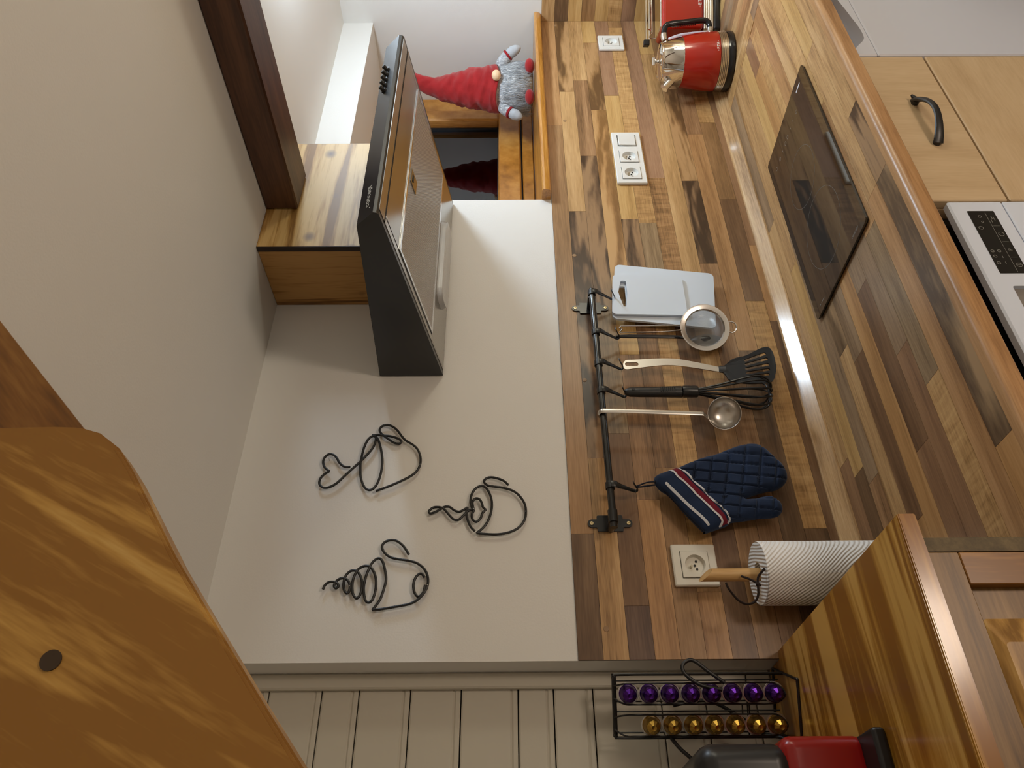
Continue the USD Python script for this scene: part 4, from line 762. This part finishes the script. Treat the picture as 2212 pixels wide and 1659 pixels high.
obj('lettering', tframe(text_on('-ETA-', .0105, [.012, -.0001 + .001, .0605], [1, 0, 0], [0, 0, 1], .0006)), 'print_white', tt, False)
rk_ = []
for y_ in (.02, .028): rk_.append(tube([T0 + tx_ * a + ty_ * y_ + np.array([0, 0, .233]) for a in (TL0 - .028, TL1 + .02)], .0018, 8))
for y_ in (.088, .096, .040, .050): rk_.append(tube([T0 + tx_ * a + ty_ * y_ + np.array([0, 0, .2115]) for a in (TL0 + .006, TL1 - .01)], .0018, 8))
for a in (TL0 + .012, TL1 - .02): rk_.append(tube(spline([T0 + tx_ * (a) + ty_ * .024 + np.array([0, 0, .233]), T0 + tx_ * a + ty_ * .045 + np.array([0, 0, .212]), T0 + tx_ * a + ty_ * .09 + np.array([0, 0, .2105]), T0 + tx_ * a + ty_ * .095 + np.array([0, 0, .188])], 5), .0018, 8))
obj('bun_rack', cat(*rk_), 'chrome', tt, 30)
obj('rack_cap', tframe(rbox(TL0 - .045, TL0 - .026, .014, .034, .2235, .2425, .003)), 'gloss_black', tt, 30)

# ------------------------------------------------------------------ paper towel on its holder
mat('paper', {'g': ('geometry', {}), 'm': ('mapping', {'scale': (150, 150, 150), 'rotation': (.3, .6, .5)}), 'v': ('voronoi_texture', {'scale': .16, 'feature': 'f1'}), 'w': ('wave_texture', {'scale': .42, 'distortion': 6.0, 'detail': 0.0, 'detail_scale': .22}), 'b': ('bump', {'strength': .85, 'distance': .0016}), 'p': ('principled_bsdf', {'base_color': (.83, .82, .81), 'roughness': .95, 'specular_ior_level': .1})},
    [('g.position', 'm.vector'), ('m.vector', 'w.vector'), ('w.fac', 'b.height'), ('b.normal', 'p.normal')])
wood('stick_wood', rgb(164, 122, 66), rgb(196, 154, 96), rgb(214, 176, 120), sc=(60, 60, 4), seed=33, rough=.5)
PX, PY = .2165, -.0725
pt = thing('paper_towel_roll', 'roll of embossed white kitchen paper on the worktop', 'paper towel', (PX, PY, ZT))
obj('roll', lathe([(.0195, ZT + .003), (.056, ZT + .003), (.0572, ZT + .006), (.0572, ZT + .227), (.0562, ZT + .2295), (.0195, ZT + .2295), (.0195, ZT + .003)], 72, (PX, PY, 0)), 'paper', pt, 30)
sh = []
for i in range(15):
    a = math.radians(150 + i * 7); sh.append([PX + (.0575 + .00012 * i + .0012 * (i > 11)) * math.cos(a), PY + (.0575 + .00012 * i + .0012 * (i > 11)) * math.sin(a)])
sh = np.array(sh); V = np.vstack([np.column_stack([sh, np.full(15, z)]) for z in (ZT + .004, ZT + .2285)]); F = []
for i in range(14): F += [[i, i + 1, i + 16], [i, i + 16, i + 15]]
obj('loose_sheet', trimesh.Trimesh(np.vstack([V, V * [1, 1, 1] + [.0004, .0002, 0]]), F + [[c + 30 for c in t[::-1]] for t in F], process=False), 'paper', pt, True)
ph = thing('paper_towel_holder', 'wooden peg paper towel holder with a dark leather loop', 'holder', (PX, PY, ZT))
obj('foot', lathe([(0, ZT), (.016, ZT), (.016, ZT + .0025), (0, ZT + .0025)], 32, (PX, PY, 0)), 'stick_wood', ph, 30)
st_ = tube([[PX - .003, PY, ZT + .0025], [PX - .003, PY, ZT + .345]], .0118, 32)
cut = box(-.06, .06, -.06, .06, 0, .06).apply_transform(trimesh.transformations.rotation_matrix(math.radians(46), [RIGHT[1], -RIGHT[0], 0] if False else [-KF[0], -KF[1], 0])).apply_translation([PX - .003, PY, ZT + .3255])
obj('peg', bool_sub(st_, cut), 'stick_wood', ph, 25)
cloth('leather', rgb(34, 22, 16), .6)
lp_ = [[PX - .006, PY - .008, 1.200], [.185, -.105, 1.2005], [.174, -.104, 1.197], [.157, -.098, 1.183], [.150, -.096, 1.169], [.1525, -.098, 1.155], [.163, -.103, 1.1475], [.178, -.107, 1.1455], [.1935, -.110, 1.143], [.206, -.118, 1.131]]
obj('loop', cat(tube(spline(lp_[1:], 6), .0021, 8), tube(spline([[.205, -.086, 1.165], [.196, -.098, 1.158], [.188, -.104, 1.150], [.183, -.106, 1.1455], [.180, -.104, 1.140]], 6), .0021, 8), trimesh.creation.icosphere(2, .0038).apply_translation([.181, -.107, 1.1455])), 'leather', ph, 30)

# ------------------------------------------------------------------ pine cabinet beside the worktop, its thick top board
wood('pine_top', rgb(142, 92, 26), rgb(176, 126, 46), rgb(212, 166, 86), sc=(2.2, 26, 26), seed=41, rings=20, rough=.26, spec=.5, coat=.25, contrast=1.1, fibre=.2)
wood('pine_rail', rgb(88, 62, 32), rgb(126, 94, 52), rgb(152, 118, 72), sc=(3, 45, 45), seed=43, rough=.4)
wood('pine_stile', rgb(124, 80, 26), rgb(164, 112, 42), rgb(188, 138, 66), sc=(45, 45, 3), seed=44, rings=10, rough=.35)
wood('pine_panel', rgb(132, 94, 38), rgb(176, 134, 68), rgb(206, 170, 104), sc=(3, 30, 30), seed=45, rings=18, rough=.38)
wood('end_grain', rgb(66, 54, 32), rgb(92, 76, 46), rgb(112, 94, 60), sc=(30, 30, 30), seed=46, rough=.6)
TX, TYF, TZ = .098, -.5375, 1.0995
pc = thing('pine_cabinet', 'honey pine cabinet with a thick top board and a raised-panel door', 'cabinet', (-.3, -.25, 0))
topp = Polygon([(-1.2, TYF), (TX, TYF), (TX, .0), (XL - .0006, .0), (XL - .0006, .0655), (.0555, .0655), (.0555, .0795), (-1.2, .0795)])
tb = prism_xy(topp.buffer(-.0025), TZ - .025, TZ); 
tbv = [prism_xy(topp.buffer(-.0025), TZ - .025, TZ), prism_xy(topp.buffer(-.0006), TZ - .0237, TZ - .0013), prism_xy(topp, TZ - .022, TZ - .0028)]
obj('top_board', cat(*tbv), 'pine_top', pc, False)
obj('side_panel', box(.055, .0735, -.5195, -.01, 0, TZ - .0255), 'end_grain', pc, False)
obj('carcass', box(-1.15, .0545, -.498, -.02, .0, TZ - .0255), 'pine_rail', pc, False)
door = obj('door', box(-.45, .0535, -.508, -.4985, .05, TZ - .03), 'pine_rail', pc, False)
obj('top_rail', box(-.45, .0535, -.5215, -.5085, 1.030, TZ - .026, .0012), 'pine_rail', door, False)
obj('stile', box(.012, .0535, -.5215, -.5085, .05, 1.0295, .0012), 'pine_stile', door, False)
rp = rrect(-.39, -.056, .12, 1.012, .006)
rv = trimesh.creation.extrude_polygon(rp, .0085, engine='earcut'); q = rv.vertices; c_ = np.array([(-.39 - .056) / 2, (.12 + 1.012) / 2]); k_ = np.where(q[:, 2:3] > .004, 1.0, 0.0)
xy = q[:, :2] + (1 - k_) * np.sign(q[:, :2] - c_) * np.array([[.030, .012]]); rv.vertices = np.stack([xy[:, 0], -.5085 - q[:, 2], xy[:, 1]], 1); rv.fix_normals()
obj('raised_panel', rv, 'pine_panel', door, False)

# ------------------------------------------------------------------ coffee capsules in their wire rack
RM = np.array([.053, -.017, TZ]); re = nrm([.91, -.415, 0]); rq = np.array([-re[1], re[0], 0]); rq = -rq if (-rq) @ (EYE - RM) > 0 else rq
def rp_(a, q, z): return RM + re * a + rq * q + np.array([0, 0, z - TZ])
plain('rack_black', (.010, .009, .009), .35)
cr = thing('capsule_rack', 'black wire rack of coffee capsules on the pine cabinet', 'rack', RM)
w_ = lambda P, r, k=4: tube(spline(P, k), r, 8)
fr_ = [(0.0, .000), (0.0, .30)]
outer = [rp_(.0005, -.004, 1.103), rp_(.0005, -.004, 1.25), rp_(.0005, -.004, 1.390), rp_(-.003, -.004, 1.3995), rp_(-.012, -.004, 1.402), rp_(-.05, -.004, 1.402), rp_(-.092, -.004, 1.402), rp_(-.101, -.004, 1.399), rp_(-.1035, -.004, 1.390), rp_(-.1035, -.004, 1.25), rp_(-.1035, -.004, 1.103)]
obj('frame', w_(outer, .0026), 'rack_black', cr)
ftp = [rp_(.0005, -.060, 1.1018), rp_(.0005, 0.0, 1.1018), rp_(.0005, .058, 1.1018), rp_(-.003, .063, 1.1018), rp_(-.05, .0635, 1.1018), rp_(-.100, .063, 1.1018), rp_(-.1035, .058, 1.1018), rp_(-.1035, .0, 1.1018), rp_(-.1035, -.060, 1.1018), rp_(-.05, -.062, 1.1018), rp_(.0005, -.060, 1.1018)]
obj('foot', w_(ftp, .0024, 3), 'rack_black', cr)
for c in (-.0285, -.0795):
    for s in (-1, 1):
        obj('guide_wire', w_([rp_(c + s * .010, -.002, 1.402), rp_(c + s * .0165, .016, 1.386), rp_(c + s * .0172, .017, 1.36), rp_(c + s * .0172, .017, 1.25), rp_(c + s * .0172, .017, 1.14), rp_(c + s * .015, .018, 1.1235), rp_(c + s * .008, .022, 1.1135), rp_(c, .026, 1.1105)], .0015), 'rack_black', cr)
        obj('rear_wire', tube([rp_(c + s * .0172, -.012, 1.402), rp_(c + s * .0172, -.012, 1.11)], .0014, 8), 'rack_black', cr)
    obj('stop_wire', w_([rp_(c, .026, 1.1105), rp_(c, .006, 1.108), rp_(c, -.012, 1.112)], .0015), 'rack_black', cr)
for z in (1.168, 1.398): obj('cross_wire', cat(tube([rp_(.0005, -.006, z), rp_(-.1035, -.006, z)], .0014, 8)), 'rack_black', cr)
obj('cross_wire', cat(tube([rp_(-.046, .018, 1.172), rp_(-.062, .018, 1.172)], .0012, 8), tube([rp_(-.046, .018, 1.184), rp_(-.062, .018, 1.184)], .0012, 8)), 'rack_black', cr)
obj('top_bar', tube([rp_(.0005, -.014, 1.402), rp_(-.1035, -.014, 1.402)], .002, 8), 'rack_black', cr)
plain('capsule_purple', rgb(74, 28, 122), .26, .85); plain('capsule_gold', rgb(176, 140, 62), .28, .9); plain('capsule_rim', (.62, .60, .57), .35, .7); plain('capsule_foil', (.58, .57, .55), .4, .6)
capsule_prof = [(.0168, 0), (.0150, .0012), (.0136, .012), (.0120, .0185), (.0113, .0198), (.0050, .0262), (.0046, .0268), (.0030, .0262), (0, .0258)]
def capsule(m_, loc, label, group):
    t = thing('coffee_capsule', label, 'coffee capsule', loc, group)
    fr = lambda m: frame_to(m, loc, re, [0, 0, 1], rq) if np.cross(re, [0, 0, 1]) @ rq > 0 else frame_to(m, loc, -re, [0, 0, 1], rq)
    a = lathe(capsule_prof[:6], 40); th = np.arctan2(a.vertices[:, 1], a.vertices[:, 0])
    obj('cup', fr(cat(lathe(capsule_prof[:5], 40), lathe(capsule_prof[4:], 10))), m_, t, 18)
    obj('rim', fr(lathe([(.0160, -.0016), (.0182, -.0014), (.0185, -.0006), (.0180, .0004), (.0160, .0006)], 40)), 'capsule_rim', t)
    obj('foil', fr(lathe([(0, -.0024), (.012, -.0022), (.0165, -.0012), (.0165, -.0010), (0, -.0010)], 32)), 'capsule_foil', t)
    return t
ORD = ['topmost', 'second from the top', 'third from the top', 'fourth from the top', 'fourth from the bottom', 'third from the bottom', 'second from the bottom', 'lowest']
for col, m_, c, z0, z1, grp in (('purple', 'capsule_purple', -.0285, 1.3790, 1.1262, 'purple coffee capsules in the rack'), ('gold', 'capsule_gold', -.0795, 1.3765, 1.1248, 'gold coffee capsules in the rack')):
    first = None
    for k in range(8):
        loc = rp_(c, .012, z0 + (z1 - z0) * k / 7)
        lab = '%s coffee capsule in the wire rack, %s of its column' % (col, ORD[k])
        if first is None: first = capsule(m_, loc, lab, grp)
        else: dup(first, loc, lab)

# ------------------------------------------------------------------ cables and the coffee machine at the picture's edge
plain('cable_black', (.010, .010, .011), .4)
tag(obj('power_cable', cat(tube(spline(D['C1'], 8), .0034, 10)), 'cable_black'), 'black power cable looping up beside the purple capsules', 'cable')
tag(obj('power_cable', tube(spline([[x, y - .02, z] for x, y, z in D['C4'][:5]] + [[-.045, .02, 1.112], [-.075, .0, 1.104], [-.11, .0, 1.1035]], 8), .0034, 10), 'cable_black'), 'black power cable running down behind the capsule rack', 'cable')
tag(obj('power_cable', tube(spline(D['C2'] + [[-.14, .03, 1.255], [-.20, .02, 1.24]], 8), .0034, 10), 'cable_black'), 'black power cable slanting out above the gold capsules towards the coffee machine', 'cable')
tag(obj('power_cable', tube(spline(D['C3'] + [[-.115, -.02, 1.16]], 8), .0034, 10), 'cable_black'), 'black power cable arching into the back of the red coffee machine', 'cable')
plain('machine_red', rgb(150, 18, 14), .25)
cm = thing('coffee_machine', 'red and black capsule coffee machine at the picture edge on the pine cabinet', 'coffee machine', (-.19, -.2, TZ))
obj('body', rbox(-.27, -.105, -.30, .03, TZ + .004, TZ + .125, .02), 'machine_red', cm, 30)
obj('base', rbox(-.268, -.107, -.345, .02, TZ, TZ + .018, .006), 'black_plastic', cm, 30)
obj('head', rbox(-.25, -.112, -.30, -.02, TZ + .105, TZ + .24, .03), 'black_plastic', cm, 30)
obj('spout', tube([[-.18, -.315, TZ + .16], [-.18, -.315, TZ + .125]], .018, 20), 'black_plastic', cm, 30)

# ------------------------------------------------------------------ big pine stair stringer in front, and the brace behind it
GA = math.radians(0)
wood('stringer_wood', rgb(150, 106, 46), rgb(194, 150, 76), rgb(216, 178, 108), sc=(3.2, 30, 30), rot=(0, math.radians(62), 0), seed=51, rings=9, rough=.42, spec=.35, contrast=1.15, fibre=.3, knots=((3.2, 3, 3.2), (.1, .2, .75), .30, rgb(82, 48, 14)))
wood('brace_wood', rgb(92, 58, 18), rgb(128, 84, 30), rgb(156, 110, 50), sc=(3, 30, 30), rot=(0, math.radians(44), 0), seed=53, rough=.45)
plain('dowel_wood', rgb(62, 46, 30), .6)
SY = -.85
sp_ = [(.0290, 2.1535), (.0290, 2.03)] + [tuple(p) for p in D['STR'][1:]] 
s0, s1 = np.array(sp_[-2]), np.array(sp_[-1]); ext = s1 + (s1 - s0) / np.linalg.norm(s1 - s0) * .42
SP = Polygon(sp_ + [tuple(ext), (ext[0] - .05, 2.1535)]).buffer(0)
sg = thing('stair_stringer', 'broad honey-brown pine stringer board with a rounded corner and a dowel, close in front', 'stringer', (-.15, SY, 1.72))
n_l = 6; lay = [(SY, -.004), (SY + .0012, -.0016), (SY + .004, 0)]
obj('board', cat(prism_xz(SP.buffer(-.004), SY, SY + .036), prism_xz(SP.buffer(-.0016), SY + .0012, SY + .0348), prism_xz(SP, SY + .004, SY + .032)), 'stringer_wood', sg, False)
obj('dowel', tube([[-.172, SY + .001, 1.9095], [-.172, SY - .0012, 1.9095]], .0075, 28), 'dowel_wood', sg, 30)
b0, b1 = np.array([.0643, 1.9883]), np.array([.1943, 2.1145]); bd = (b1 - b0) / np.linalg.norm(b1 - b0); bn = np.array([-bd[1], bd[0]])
e0, e1 = b0 - bd * .14, b1 + bd * .06
BP = Polygon([tuple(e0), tuple(e1), tuple(e1 + bn * .11), tuple(e0 + bn * .11)]).intersection(sbox(-2, 0, 2, 2.1535))
solo('stair_brace', prism_xz(BP, SY + .0365, SY + .085), 'brace_wood', 'dark pine brace slanting up to the ceiling behind the stringer board', 'brace', smooth=False)
